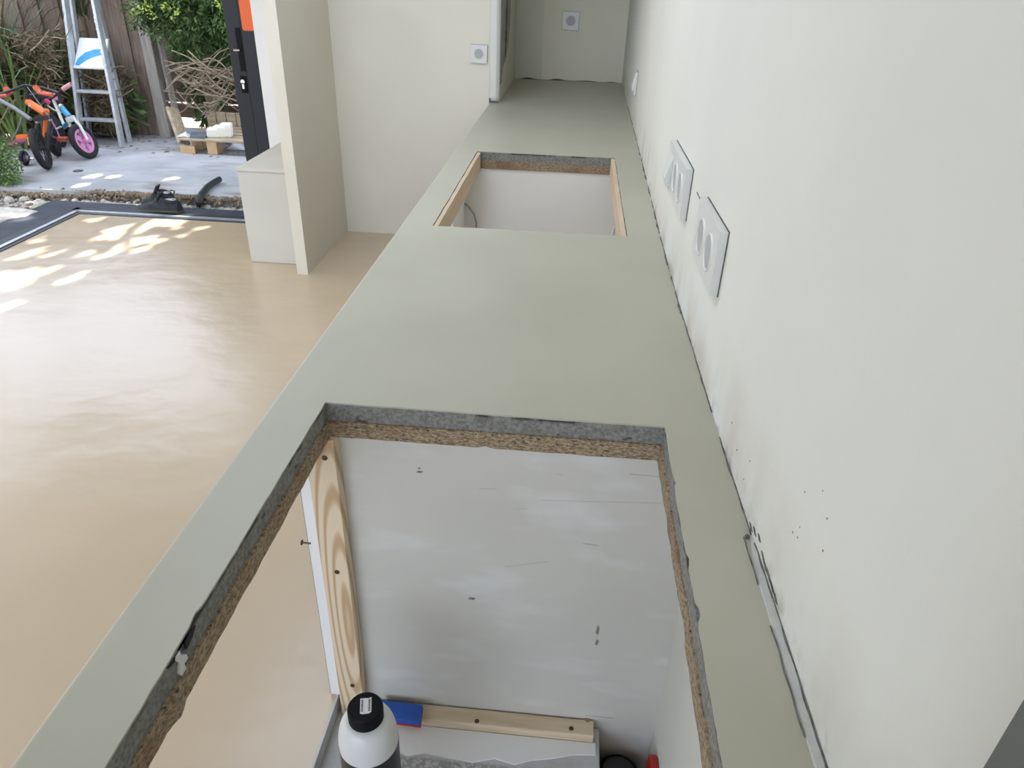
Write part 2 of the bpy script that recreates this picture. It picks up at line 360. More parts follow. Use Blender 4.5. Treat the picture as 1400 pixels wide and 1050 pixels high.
struct(MB().box(-3.62, -3.48, -2.85, .55, 0, 2.5).build('wall_side', m_white2), 'unseen white side wall added to shorten the long side opening')  # out-of-view solid run, added to cut daylight from the near left

# door frame: two dark stiles with lock furniture
YD = 5.02
dr = bpy.data.objects.new('door_1', None); COL.objects.link(dr); dr.location = (0, 0, 0); struct(dr, 'dark anthracite sliding door stile and frame with recessed pull')
a0, a1 = at(305, 0, 1, YD-.03), at(333, 218, 1, YD-.03)
xL = at(333, 215, 1, YD-.03).x
s1 = MB().box(-2.285, -2.186, YD-.035, YD+.035, 0, 2.36).build('stile', m_alu, dr, bevel=.004)
s2 = MB().box(-2.178, -2.082, YD-.055, YD+.03, 0, 2.36).build('door_frame', m_alu, dr, bevel=.004)
MB().box(-2.186, -2.178, YD-.03, YD+.03, 0, 2.36).build('seal', m_blackM, dr)
pz = at(329, 68, 1, YD-.035).z; pxx = at(328, 68, 1, YD-.035).x
pl = MB().box(-2.226, -2.192, YD-.039, YD-.03, pz-.13, pz+.13).build('recessed_pull', m_blackM, dr)
sub(pl, MB().tube([(-2.245, YD-.055, pz), (-2.205, YD-.055, pz)], .008, 8).build('thumb_turn', m_chrome), None)
kz = at(332, 115, 1, YD-.035).z
kp = MB().box(-2.240, -2.196, YD-.041, YD-.03, kz-.055, kz+.05).build('cylinder_plate', m_blackM, dr, bevel=.004)
ky = MB(); K = Matrix.Translation((-2.221, YD-.041, kz+.016)) @ Matrix.Rotation(math.pi/2, 4, 'X')
ky.lathe([(.001, .006), (.014, .006), (.014, 0), (.001, 0)], 16, K); ky.box(-2.228, -2.214, YD-.047, YD-.040, kz-.028, kz+.01)
sub(kp, ky.build('lock_cylinder', m_chrome), None)
def rounded(cx, cz, w_, h_, r, n=5):
    P_ = []
    for sx, sz, a in ((1, 1, 0), (-1, 1, 90), (-1, -1, 180), (1, -1, 270)):
        for i in range(n):
            t = math.radians(a+90*i/(n-1)); P_.append((cx+sx*(w_/2-r)+r*math.cos(t), cz+sz*(h_/2-r)+r*math.sin(t)))
    return P_
sz_ = at(338, 42, 1, YD-.056).z
MB().prism([Vector((x, YD-.055, z)) for x, z in rounded(-2.126, sz_+.2, .078, .40, .014)], (0, -.003, 0), (0, .002, 0)).build('sticker', m_orange, dr)['label'] = 'orange rounded warning sticker on the frame'

# threshold tracks
def track(n, pts2, label):
    e = bpy.data.objects.new('trim_%d' % n, None); COL.objects.link(e); struct(e, label)
    return e
t1 = track(4, None, 'black and silver door track along the front opening')
MB().box(-3.60, -1.98, 4.800, 4.835, -.02, .004).build('track_base', m_alu, t1)
MB().box(-3.57, -1.98, 4.835, 4.862, -.02, .010).build('track_rail', m_aluL, t1)
MB().box(-3.60, -1.98, 4.862, 4.925, -.02, .006).build('track_base', m_alu, t1)
t2 = track(5, None, 'black and silver door track along the side opening')
MB().box(-3.535, -3.500, -3.4, 4.800, -.02, .004).build('track_base', m_alu, t2)
MB().box(-3.565, -3.535, -3.4, 4.850, -.02, .010).build('track_rail', m_aluL, t2)
MB().box(-3.640, -3.565, -3.4, 4.925, -.02, .006).build('track_base', m_alu, t2)
sill = MB(); sill.box(-3.92, -1.9, 4.925, 5.12, -.12, -.012); sill.box(-3.92, -3.64, -3.4, 4.925, -.12, -.012)
struct(sill.build('trim_6', m_sill), 'dark waterproofed sill outside the tracks')

# ------------------------------------------------------------------ worktop
wt = thing('worktop', 'long grey-green resin worktop with two rough rectangular cut-outs', 'worktop', (0, 0, ZC))
HOLES = [(-.443, .205, .18, 1.149), (-.440, .190, 2.258, 3.375)]
def axis_lines(a, b_, step, fixed):
    vs = {round(a, 4), round(b_, 4)} | {round(q, 4) for q in fixed}
    out = sorted(vs); res = []
    for p, q in zip(out, out[1:]):
        n = max(1, int(math.ceil((q-p)/step)))
        res += [p+(q-p)*i/n for i in range(n)]
    return res + [out[-1]]
def slab_layer(name, z0, z1, material, holes, amp, s, seed, y_end, chips=()):
    xs = axis_lines(XF+.006, .30, .014, [h[0] for h in holes]+[h[1] for h in holes])
    ysl = axis_lines(-1.2, .17, .2, []) [:-1] + axis_lines(.17, 1.20, .012, [holes[0][2], holes[0][3]])[:-1] + axis_lines(1.20, 2.22, .1, [])[:-1] + axis_lines(2.22, 3.42, .014, [holes[1][2], holes[1][3]])[:-1] + axis_lines(3.42, y_end, .2, [])
    nx, ny = len(xs), len(ysl)
    def pos(i, j):
        x, y = xs[i], ysl[j]
        if i == nx-1: x = wallx(y) + .006
        for hi_, h in enumerate(holes):
            e = 1e-4
            inx = h[0]-e <= x <= h[1]+e; iny = h[2]-e <= y <= h[3]+e
            if inx and iny:
                if abs(x-h[0]) < e: x += jag(y, s, amp, seed+hi_)+jag(y, s*4, amp*.5, seed+hi_)
                elif abs(x-h[1]) < e: x += jag(y, s, amp, seed+3+hi_)+jag(y, s*4, amp*.5, seed+hi_)
                if abs(y-h[3]) < e: y += jag(x, s, amp, seed+5+hi_)+jag(x, s*4, amp*.5, seed+hi_)
                elif abs(y-h[2]) < e: y += jag(x, s, amp, seed+9+hi_)
                for (cx, cy, cr, dx, dy) in chips:
                    d = math.hypot(xs[i]-cx, ysl[j]-cy)
                    if d < cr: k = (1-d/cr); x += dx*k; y += dy*k
        return x, y
    keep = set()
    for i in range(nx-1):
        for j in range(ny-1):
            cx, cy = (xs[i]+xs[i+1])/2, (ysl[j]+ysl[j+1])/2
            if not any(h[0] < cx < h[1] and h[2] < cy < h[3] for h in holes): keep.add((i, j))
    P_ = {}; v = []; fcs = []
    def vid(i, j, t):
        k = (i, j, t)
        if k not in P_:
            x, y = pos(i, j); P_[k] = len(v); v.append((x, y, (z1 if t else z0)))
        return P_[k]
    for (i, j) in keep:
        fcs.append((vid(i, j, 1), vid(i+1, j, 1), vid(i+1, j+1, 1), vid(i, j+1, 1)))
        fcs.append((vid(i, j, 0), vid(i, j+1, 0), vid(i+1, j+1, 0), vid(i+1, j, 0)))
        for (ni, nj, a, b_) in ((i-1, j, (i, j+1), (i, j)), (i+1, j, (i+1, j), (i+1, j+1)), (i, j-1, (i, j), (i+1, j)), (i, j+1, (i+1, j+1), (i, j+1))):
            if (ni, nj) not in keep:
                fcs.append((vid(*a, 0), vid(*b_, 0), vid(*b_, 1), vid(*a, 1)))
    q = MB(); q.v = v; q.f = fcs
    return q.build(name, material, wt)
def off(d): return [(h[0]+d, h[1]-d, h[2]+d, h[3]-d) for h in HOLES]
top = slab_layer('resin_coat', ZC-.0035, ZC, m_resin, HOLES, .0016, 18, 1, YA+.01, chips=((-.443, .62, .02, -.004, 0), (.205, .70, .02, .007, 0), (.205, .80, .018, .004, 0), (.205, .985, .012, .003, 0)))
mort = slab_layer('mortar_bed', ZC-.041, ZC-.0035, m_mortar, off(-.0005), .0022, 26, 11, YA+.01)
chip = slab_layer('chipboard', ZC-.077, ZC-.041, m_chip, off(.0035), .0016, 30, 21, YX+.0, chips=((-.44, at(240, 968, 0, -.44).y, .02, .007, 0), (-.135, 1.145, .012, 0, .008), (.2015, .75, .05, .004, 0)))
# rounded front edge
fe = MB(); prof = [(0.006, 0)] + [(.006-.011*math.sin(math.radians(a)), -.011+.011*math.cos(math.radians(a))) for a in range(0, 91, 15)] + [(-.005, -.085), (.007, -.085)]
ysf = [-1.2+i*.25 for i in range(24)]
ysf = [y for y in ysf if y < YX] + [YX+.01]
for y0, y1 in zip(ysf, ysf[1:]):
    for (p, q) in zip(prof, prof[1:]):
        fe.quad((XF+p[0], y0, ZC+p[1]), (XF+p[0], y1, ZC+p[1]), (XF+q[0], y1, ZC+q[1]), (XF+q[0], y0, ZC+q[1]))
fe.build('front_edge', m_resin, wt, smooth=True)
# smear of filler on the cut edge
fs = MB(); fp = [(234, 890), (240, 885), (243, 893), (250, 891), (252, 897), (247, 904), (251, 912), (246, 922), (240, 918), (241, 903), (235, 900)]
fs.prism([Vector((-.4425, p.y, min(p.z, ZC-.005))) for p in (at(u+3, v_+3, 0, -.4425) for u, v_ in fp)], (-.003, 0, 0), (.002, 0, 0))
ds = MB()
for fp in ([(222, 905), (232, 885), (240, 872), (250, 862), (247, 872), (239, 885), (234, 900), (228, 908)], [(246, 872), (256, 858), (262, 852), (258, 866), (252, 880), (249, 884)]):
    ds.prism([Vector((-.4425, p.y, min(p.z, ZC-.005))) for p in (at(u+5, v_+3, 0, -.4425) for u, v_ in fp)], (-.003, 0, 0), (.0012, 0, 0))
ds.build('dark_stain', m_hole, wt)
fs.build('filler_smear', m_plastic, wt)['label'] = 'white filler smear on the cut edge'
# cracks and filler where the wall meets the worktop
def crack(y0, y1, dx, w_, zoff, name, material, seed, step=.012, parent=wR, gap=0.):
    q = MB(); n = int((y1-y0)/step); prev = None
    for i in range(n+1):
        y = y0+(y1-y0)*i/n; c = wallx(y)+dx+jag(y, 30, .0018, seed); h_ = max(.0004, w_*(.65+1.1*mnoise.noise((y*22, seed, 0))))
        if gap and mnoise.noise((y*9, seed+4, 2)) < gap: prev = None; continue
        cur = [(c-h_, y, ZC+zoff-.003), (c-h_, y, ZC+zoff), (c+h_, y, ZC+zoff+.0015), (c+h_, y, ZC+zoff-.003)]
        if prev:
            for k in range(3): q.quad(prev[k], cur[k], cur[k+1], prev[k+1])
        prev = cur
    return q.build(name, material, parent)
crack(.86, 4.9, -.001, .0016, .0012, 'joint_crack', m_crack, 3, gap=-.25)
crack(1.6, 3.5, -.002, .0035, .0014, 'joint_crack', m_crack, 5, gap=.05)
crack(.20, .855, -.014, .0006, .0012, 'joint_crack', m_crack, 7, gap=-.45)
fil = MB(); n = 60; prev = None
for i in range(n+1):
    y = .15+(.86-.15)*i/n; wdt = .013*min(1, (.87-y)/.10+.15)
    cur = [(wallx(y)-wdt-.001+jag(y, 30, .001, 2), y, ZC-.001), (wallx(y)-wdt+.002+jag(y, 25, .001, 2), y, ZC+.0012+jag(y, 40, .0006, 1)), (wallx(y)+.002, y, ZC+.004)]
    if prev:
        for k in range(2): fil.quad(prev[k], cur[k], cur[k+1], prev[k+1])
    prev = cur
fil.build('joint_filler', m_filler, wR, smooth=True)
crack(.15, .84, -.0015, .0009, .0042, 'joint_crack', m_crack, 9, gap=-.25)
# flaked patch on the wall just above the joint
fk = MB()
for (y, z, l_) in ((.872, .892, .012), (.853, .900, .012), (.83, .908, .010), (.80, .9, .012), (.785, .897, .02), (.765, .898, .022), (.745, .897, .018), (.725, .896, .012)):
    x = wallx(y); fk.prism([Vector((x-.0008, y-l_, z)), Vector((x-.0008, y-l_*.3, z-.003)), Vector((x-.0008, y+l_, z+.001)), Vector((x-.0008, y+l_*.4, z+.004)), Vector((x-.0008, y-l_*.2, z+.003))], (0, 0, 0), (.003, 0, 0))
fk.build('flaked_plaster', m_crack, wR)
ch = MB(); c = Vector((wallx(.855)-.008, .855, ZC+.002)); ch.lathe([(.0005, .003), (.0035, .0025), (.0045, 0), (.001, -.001)], 5, Matrix.Translation(c)); ch.build('plaster_chip', m_crack, wR)
# specks and scratches on the wall
random.seed(3)
sp = MB()
for (u, v_) in ((1091, 672), (1119, 708), (1081, 734), (1075, 727), (1113, 752), (1084, 720), (1114, 670), (1000, 578), (1022, 630), (1014, 655), (1006, 615), (870, 170)):
    p = at(u, v_, 0, .303); x = wallx(p.y); r_ = random.uniform(.0004, .0010)
    sp.obox((x, p.y, p.z), Vector((.0012, 0, 0)), Vector((0, r_*.7, r_*.2)), Vector((0, 0, r_*1.5)))
sp.build('paint_speck', mat('speck_grey', (.24, .23, .21, 1), rough=.8), wR)
p0, p1 = at(953, 263, 0, .296), at(962, 284, 0, .296)
MB().tube([(wallx(p0.y)-.001, p0.y, p0.z), (wallx(p1.y)-.001, p1.y, p1.z)], .0012, 5).build('wall_scratch', m_crack, wR)
# gap at the foot of the alcove wall
bk = MB(); n = 40
for i in range(n):
    x0 = -.47+.76*i/n; h_ = max(.001, .010*(.4+1.5*mnoise.noise((x0*9, 3, 0))))
    bk.box(x0, x0+.76/n, YA-.004, YA+.003, ZC-.002, ZC+h_)
bk.build('joint_gap', m_crack, bpy.data.objects['wall_back'])
bb = MB(); bb.box(-.545, -.535, YX-.019, YX+.0, ZC-.002, ZC+.028); bb.box(-.535, -.492, YX-.019, YX-.006, ZC-.002, ZC+.011)
bb.build('bead_gap', m_crack, bpy.data.objects['trim_1'])

# ------------------------------------------------------------------ inside the cut-outs
m_scr = mat('faint_scratch', (.33, .325, .30, 1), rough=.6)
pp = thing('partition_panel', 'scuffed grey painted partition panel under the near cut-out', 'panel', (-.1, YP+.01, ZP))
MB().box(-.500, wallx(YP)+.004, YP, YP+.02, ZP, ZC-.077).build('board', m_panel, pp)
we = MB().box(-.522, -.486, YP-.012, YP+.02, 0, ZC-.077).box(-.5005, -.486, YP-.012, YP+.001, -.0455, .0).build('white_edge_strip', m_white2, pp, bevel=.001)
MB().box(-.5235, -.5215, YP-.010, YP+.019, 0, ZC-.077).build('shadow_gap', m_crack, pp)
nl = at(432, 738, 1, YP)
nail = MB().tube([(-.516, YP-.013, nl.z), (-.535, YP-.013, nl.z+.001)], .0022, 6); nail.lathe([(.001, 0), (.006, 0), (.006, .002), (.001, .002)], 10, Matrix.Translation((-.537, YP-.013, nl.z+.001)) @ Matrix.Rotation(math.pi/2, 4, 'Y'))
nail.build('nail', m_screw, pp)
# dark scuffs on the panel
for (u, v_, lx, lz) in ((817, 861, .004, .016), (816, 878, .004, .010), (574, 645, .007, .0025), (573, 640, .003, .002), (645, 818, .009, .004)):
    p = at(u, v_, 1, YP); k_ = MB(); k_.prism([Vector((p.x-lx, YP, p.z-lz*.6)), Vector((p.x+lx*.4, YP, p.z-lz)), Vector((p.x+lx, YP, p.z+lz*.5)), Vector((p.x-lx*.3, YP, p.z+lz))], (0, -.0012, 0), (0, .002, 0)); k_.build('scuff', m_mortar, pp)
for (u0, v0, u1, v1, r_) in ((860, 648, 906, 652, .0007), (655, 668, 680, 669, .0005), (740, 684, 905, 688, .0005), (690, 775, 750, 768, .0005), (800, 978, 840, 982, .0012)):
    a, b_ = at(u0, v0, 1, YP), at(u1, v1, 1, YP); MB().tube([(a.x, YP, a.z), (b_.x, YP, b_.z)], r_, 4).build('scratch', m_scr, pp)

ps = thing('timber_post', 'upright planed pine post with three dark screws beside the partition', 'post', (-.459, YP-.02, -.045))
MB().box(-.4895, -.4300, YP-.036, YP+.0, -.0455, ZC-.077).build('post_body', m_pine, ps, bevel=.0015)
def screw(p, axis, parent, r=.0055):
    M_ = Matrix.Translation(p) @ (Matrix.Rotation(math.pi/2, 4, 'X') if axis == 'y' else Matrix.Identity(4))
    s_ = MB().lathe([(.0008, .0006), (.0022, .0004), (.003, .0016), (r, .0016), (r*1.15, -.001), (.001, -.002)], 14, M_)
    return s_.build('screw', m_screw, parent)
for (u, v_) in ((444, 626), (461, 782), (482, 937)):
    p = at(u, v_, 1, YP-.036); screw((p.x, YP-.036, p.z), 'y', ps)
# plinth block sunk below the floor level
ZB = -.045
pb = MB(); pb.box(-.503, .165, .26, YP-.002, ZP, ZB)
po = pb.build('plinth_block', m_block, bevel=.004); tag(po, 'rough grey-white plastered masonry plinth below the near cut-out', 'plinth')
sm = MB(); poly = [(-.40, 1.045), (-.33, 1.05), (-.30, 1.038), (-.26, 1.05), (-.2, 1.045), (-.14, 1.04), (-.09, 1.055), (-.04, 1.045), (.0, 1.06), (.05, 1.07), (.10, 1.085), (.155, 1.09), (.155, 1.12), (-.40, 1.12)]
sm.prism([Vector((x, y, ZB)) for x, y in poly], (0, 0, -.002), (0, 0, .004)); smo = sm.build('plaster_smear', m_white2, po)
smo.location = -po.location
smo['label'] = 'thick white plaster band along the batten'
MB().box(-.507, -.5015, .26, YP-.003, ZB-.02, .0015).build('plinth_edge', m_block, po).location = -po.location
bt = thing('timber_batten', 'horizontal pine batten screwed down along the foot of the partition', 'batten', (-.14, 1.13, ZB))
fr = at(812, 1006, 2, ZB+.03)
MB().box(-.425, fr.x, fr.y, YP-.004, ZB, ZB+.030).build('batten_body', m_pineB, bt, bevel=.002)
for (u, v_) in ((652, 986), (781, 996)):
    p = at(u, v_, 2, ZB+.030); screw((p.x, p.y, ZB+.030), 'z', bt)
kn = at(803, 984, 2, ZB+.03); MB().lathe([(.001, .0008), (.007, .0008), (.0075, -.001), (.001, -.001)], 12, Matrix.Translation((kn.x, kn.y, ZB+.03))).build('knot', mat('knot_wood', (.33, .20, .10, 1), rough=.8), bt)
# sanding sponge
spg = thing('sanding_sponge', 'blue and red rectangular sanding sponge lying on the batten behind the bottle', 'sponge', (0, 0, ZB+.03))
q = [at(u, v_, 2, ZB+.05) for (u, v_) in ((522, 957), (578, 964), (575, 988), (520, 981))]
cq = sum(q, Vector())/4
MB().prism([Vector((p.x, p.y, 0)) for p in q], (0, 0, ZB+.036), (0, 0, ZB+.052)).build('foam_body', m_blue, spg, bevel=.0015)
MB().prism([Vector((p.x, p.y, 0))*1.0 for p in q], (0, 0, ZB+.0295), (0, 0, ZB+.036)).build('abrasive_face', m_red, spg)
# bottle
ct = at(499, 966, 2, .40)
bc = Vector((ct.x, ct.y, ZB))
bot = thing('bottle', 'white plastic bottle with black screw cap and black label sleeve', 'bottle', bc)
hT = .40-ZB
T_ = Matrix.Translation(bc)
Rb = .0575
zsh = hT-.092; RC = .0335
prof = [(.001, 0), (Rb-.006, 0), (Rb, .006), (Rb, zsh)]
for i in range(1, 11):
    t = i/10; prof.append((RC-.003+(Rb-RC+.003)*math.cos(t*math.pi/2)**.8, zsh+.062*math.sin(t*math.pi/2)**1.1))
prof += [(RC-.005, hT-.02), (.001, hT-.02)]
MB().lathe(prof, 48, T_).build('body', m_bottle, bot, smooth=True)
MB().lathe([(Rb-.001, .012), (Rb+.0007, .012), (Rb+.0007, zsh-.012), (Rb-.001, zsh-.012)], 48, T_).build('label_sleeve', m_black, bot, smooth=True)['label'] = 'glossy black label sleeve'
cp = MB().lathe([(.001, hT-.037), (RC, hT-.037), (RC+.0003, hT-.004), (RC-.002, hT), (.001, hT)], 40, T_); cpo = cp.build('screw_cap', m_blackM, bot, smooth=True); cpo['label'] = 'black screw cap'
M_ = Matrix.Translation(bc+Vector((0.001, .002, hT))) @ Matrix.Rotation(math.radians(14), 4, 'Z')
tg = MB(); tg.prism([M_ @ Vector(p) for p in ((-.0105, -.0155, 0), (-.006, -.0175, 0), (.006, -.0175, 0), (.0105, -.0145, 0), (.0105, .0175, 0), (.006, .0155, 0), (-.006, .0165, 0), (-.0105, .0165, 0))], (0, 0, -.0005), (0, 0, .0006))
tgo = tg.build('price_sticker', m_paper); sub(cpo, tgo, None)
ink = MB()
random.seed(5)
for cx in (-.0068, .0068):
    y = -.0125
    while y < .0125:
        l_ = random.uniform(.0008, .0018)
        ink.prism([M_ @ Vector(p) for p in ((cx-.0018, y, 0), (cx+.0018, y, 0), (cx+.0018, y+l_, 0), (cx-.0018, y+l_, 0))], (0, 0, .0004), (0, 0, .0009)); y += l_+random.uniform(.0005, .0011)
sub(cpo, ink.build('sticker_print', m_ink), None)
# white mark low on the sleeve
p = at(516, 1050, 1, bc.y-Rb)
mk = MB(); mk.box(bc.x-.012, bc.x+.016, bc.y-Rb-.0016, bc.y-Rb+.002, hT+ZB-.20, hT+ZB-.172); mk.build('label_print', m_bottle, bot)
# dark tub and red tool in the gap beside the plinth
bp_ = at(835, 1030, 2, ZP+.12)
tbc = Vector((.2195, bp_.y-.05, ZP))
tb = thing('black_tub', 'black round tub standing in the dark gap beside the plinth', 'tub', tbc)
MB().lathe([(.001, 0), (.046, 0), (.050, .10), (.053, .10), (.053, .115), (.046, .12), (.001, .12)], 32, Matrix.Translation(tbc)).build('tub_body', m_blackM, tb, smooth=True)
MB().lathe([(.032, .119), (.041, .119), (.041, .124), (.032, .124)], 24, Matrix.Translation(tbc)).build('tub_lid_rim', m_black, tb)
rt_ = at(888, 1018, 0, .285)
rd = thing('red_tool_case', 'red plastic case leaning on the white wall under the worktop', 'case', (.285, rt_.y-.10, ZP))
MB().prism([Vector((.284, rt_.y-y, z)) for y, z in ((.01, ZP), (.01, rt_.z-.02), (.03, rt_.z), (.2, rt_.z+.01), (.22, rt_.z-.02), (.22, ZP))], (0, 0, 0), (.019, 0, 0)).build('case_shell', m_redbox, rd, bevel=.004)
MB().box(.280, .286, rt_.y-.15, rt_.y-.07, rt_.z-.09, rt_.z-.05).build('catch', mat('orange_plastic', (.75, .2, .03, 1), rough=.5), rd)

# second cut-out: timber lining, boards, cables
def lining(name, label, x0, x1, seed):
    o = MB(); n = 40
    h = HOLES[1]
    for i in range(n):
        y0 = h[2]+.006+(h[3]-h[2]-.012)*i/n; y1 = h[2]+.006+(h[3]-h[2]-.012)*(i+1)/n
        o.box(x0, x1, y0, y1, ZC-.082, ZC-.004+jag(y0, 9, .002, seed))
    return tag(o.build(name, m_pineL), label, 'lining board')
lining('lining_board', 'pale pine lining board on the front side of the far cut-out', -.4385, -.424, 1)
lining('lining_board', 'narrow pale pine lining board on the wall side of the far cut-out', .172, .1885, 4)
pf = MB().box(-.52, wallx(3.4)+.004, 3.378, 3.398, 0, ZC-.077).build('back_board', m_panelP); tag(pf, 'pale partition board beneath the far cut-out', 'panel')
wf = MB().box(-.518, -.500, 3.02, 3.3775, 0, ZC-.077).build('front_board', m_white2); tag(wf, 'white front board closing the worktop below the far cut-out', 'panel')
wv = MB().tube([at(632+d, 275+i*7, 1, 3.374) for i, d in enumerate((-1, 0, 0, 1, 1))], .003, 5); tag(wv.build('board_joint_strip', m_post), 'thin grey joint strip on the pale partition board', 'strip')
cb1 = MB().tube([at(u, v_, 1, 3.366) for (u, v_) in ((632, 276), (641, 283), (648, 293), (651, 305), (651, 325))], .004, 6); tag(cb1.build('cable', m_post, smooth=True), 'thin grey cable curving down the pale partition board', 'cable')
cx_ = MB().tube([at(u, v_, 1, 3.0) for (u, v_) in ((844, 283), (845, 292), (846.5, 305), (848, 330))], .0075, 8); tag(cx_.build('cable', m_plastic, smooth=True), 'straight thick white cable beside the wall-side lining board', 'cable')
cx_ = MB().tube([Vector((.176, 2.9, .835))]+[at(u, v_, 1, 2.9) for (u, v_) in ((847, 301), (845, 303), (841, 309), (838, 318), (837, 335))], .005, 8); tag(cx_.build('cable', m_plastic, smooth=True), 'looped thin white cable beside the wall-side lining board', 'cable')

# tall dark cabinet side at the near end of the wall
ck = thing('tall_panel', 'dark grey-green tall panel standing on the worktop against the white wall', 'panel', (.27, .0, ZC))
yk = at(1372, 1000, 0, .232).y
MB().box(.240, .300, -.36, yk-.002, ZC+.0005, 2.2).build('panel_core', m_cab, ck, bevel=.002)
MB().box(.232, .240, -.36, yk, ZC+.0005, 2.2).build('facing_board', m_cab, ck, bevel=.001)

# ------------------------------------------------------------------ sockets and switches
def rrect_loop(hw, hh, n):
    """n points around a rectangle, starting on +x, evenly by angle"""
    out = []
    for k in range(n):
        th = 2*math.pi*k/n; c_, s_ = math.cos(th), math.sin(th); t = min(hw/abs(c_) if abs(c_) > 1e-9 else 1e9, hh/abs(s_) if abs(s_) > 1e-9 else 1e9); out.append((c_*t, s_*t))
    return out
def outlet(M, kinds, pitch, hgt, end, th, label, group=None, name='wall_socket'):
    """M maps local (along, up, out) to world; kinds per gang: 'o' socket, 'r' rocker, 's' swollen rocker"""
    t = thing(name, label, 'socket' if 'o' in kinds else 'switch', M @ Vector((0, 0, 0)), group)
    n = 32; R_ = hgt*.275; W_ = pitch*len(kinds)+2*end; pm = MB()
    H2 = hgt/2
    for g, k in enumerate(kinds):
        cx = (g-(len(kinds)-1)/2)*pitch
        x0 = -W_/2 if g == 0 else cx-pitch/2; x1 = W_/2 if g == len(kinds)-1 else cx+pitch/2
        outer = []
        for (a, b_) in rrect_loop(1, 1, n): outer.append(((x1-cx if a > 0 else cx-x0)*a, H2*b_))
        n0 = len(pm.v); e = .003
        rad = R_ if k == 'o' else None
        for (a, b_) in outer: pm.v.append(tuple(M @ Vector((cx+a, b_, th))))
        inner = [(R_*math.cos(2*math.pi*i/n), R_*math.sin(2*math.pi*i/n)) for i in range(n)] if k == 'o' else rrect_loop(pitch*.36, H2*.66, n)
        for (a, b_) in inner: pm.v.append(tuple(M @ Vector((cx+a, b_, th))))
        for (a, b_) in inner: pm.v.append(tuple(M @ Vector((cx+a, b_, .001))))
        for i in range(n):
            j = (i+1) % n; pm.f.append((n0+i, n0+j, n0+n+j, n0+n+i)); pm.f.append((n0+n+i, n0+n+j, n0+2*n+j, n0+2*n+i))
        if k == 'o':
            Mg = M @ Matrix.Translation((cx, 0, 0))
            rim = MB().torus(Mg @ Matrix.Translation((0, 0, th)), R_*1.05, .0030, 28, 6)
            so_ = MB().lathe([(R_*.995, th+.0005), (R_*.90, th-.001), (R_*.86, th*.35), (.0005, th*.35)], 28, Mg).build('socket_well', m_socket, t, smooth=True)
            sub(so_, rim.build('rim', m_plastic, smooth=True), None)
            hl = MB()
            for dx_, dy_ in ((-R_*.33, -.0), (R_*.33, 0)): hl.lathe([(.0005, th*.35+.0006), (.0060, th*.35+.0006), (.0060, th*.35), (.0005, th*.35)], 10, Mg @ Matrix.Translation((dx_, dy_, 0)))
            sub(so_, hl.build('contact_hole', m_hole), None)
            pin = MB().lathe([(.0032, th*.3), (.0032, th*.95), (.0015, th*1.0), (.0004, th)], 10, Mg @ Matrix.Translation((0, R_*.5, 0))); sub(so_, pin.build('earth_pin', m_hole), None)
        else:
            rk = MB(); hw, hh = pitch*.355, H2*.65; lift = .012 if k == 'r' else .020
            rk.prism([M @ Vector((cx-hw, b_, z_)) for b_, z_ in ((-hh, th-.004), (hh, th-.004), (hh, th+.002), (hh*.4, th+lift*.5), (-hh*.5, th+lift), (-hh, th+lift*.75))], (0, 0, 0), M.to_3x3() @ Vector((2*hw, 0, 0)))
            rk.build('rocker', m_plastic, t, bevel=.002)
    # rim of the plate
    a, b_ = W_/2, H2
    for (p, q_) in (((-a, -b_), (a, -b_)), ((a, -b_), (a, b_)), ((a, b_), (-a, b_)), ((-a, b_), (-a, -b_))):
        pm.quad(M @ Vector((*p, -.002)), M @ Vector((*q_, -.002)), M @ Vector((*q_, th)), M @ Vector((*p, th)))
    pm.build('plate', m_plastic, t)
    MB().obox(M @ Vector((0, 0, .0)), M.to_3x3() @ Vector((W_/2+.0015, 0, 0)), M.to_3x3() @ Vector((0, H2+.0015, 0)), M.to_3x3() @ Vector((0, 0, .0022))).build('shadow_gap', m_crack, t)  # dark sheet drawn as the shadow line around the plate
    return t
def frame(origin, along, up, outv):
    along, up, outv = Vector(along).normalized(), Vector(up).normalized(), Vector(outv).normalized()
    M_ = Matrix.Identity(4)
    for i in range(3): M_[i][0], M_[i][1], M_[i][2], M_[i][3] = along[i], up[i], outv[i], origin[i]
    return M_
def onwall(y0, y1, zc, tilt=0):
    yc = (y0+y1)/2; d = Vector((wallx(y1)-wallx(y0), y1-y0, tilt)).normalized(); o_ = Vector((-1, d.x/d.y if d.y else 0, 0))
    return frame((wallx(yc), yc, zc), -d, Vector((0, -tilt, 1)).normalized(), o_.normalized())
outlet(onwall(1.335, 1.585, 1.138, -.002), 'oo', .100, .128, .024, .018, 'white double socket plate on the right wall above the worktop')
outlet(onwall(1.815, 2.185, 1.140, -.004), 'soo', .108, .126, .022, .018, 'white triple plate with two sockets and a raised rocker on the right wall')
fsw = at(870, 113, 0, .313)
outlet(onwall(fsw.y-.05, fsw.y+.05, fsw.z), 'r', .085, .115, .012, .014, 'white single switch far along the right wall', name='wall_switch')
oc = at(780.5, 28.5, 1, YA-.002)
outlet(frame((oc.x, YA, oc.z), (1, 0, -.02), (.02, 0, 1), (0, -1, 0)), 'o', .09, .120, .015, .014, 'white single socket on the greyish alcove wall')
oc = at(655, 73.5, 1, YX-.002)
outlet(frame((oc.x, YX, oc.z), (1, 0, -.02), (.02, 0, 1), (0, -1, 0)), 'o', .078, .100, .011, .014, 'white single socket on the cross wall beside the corner bead')

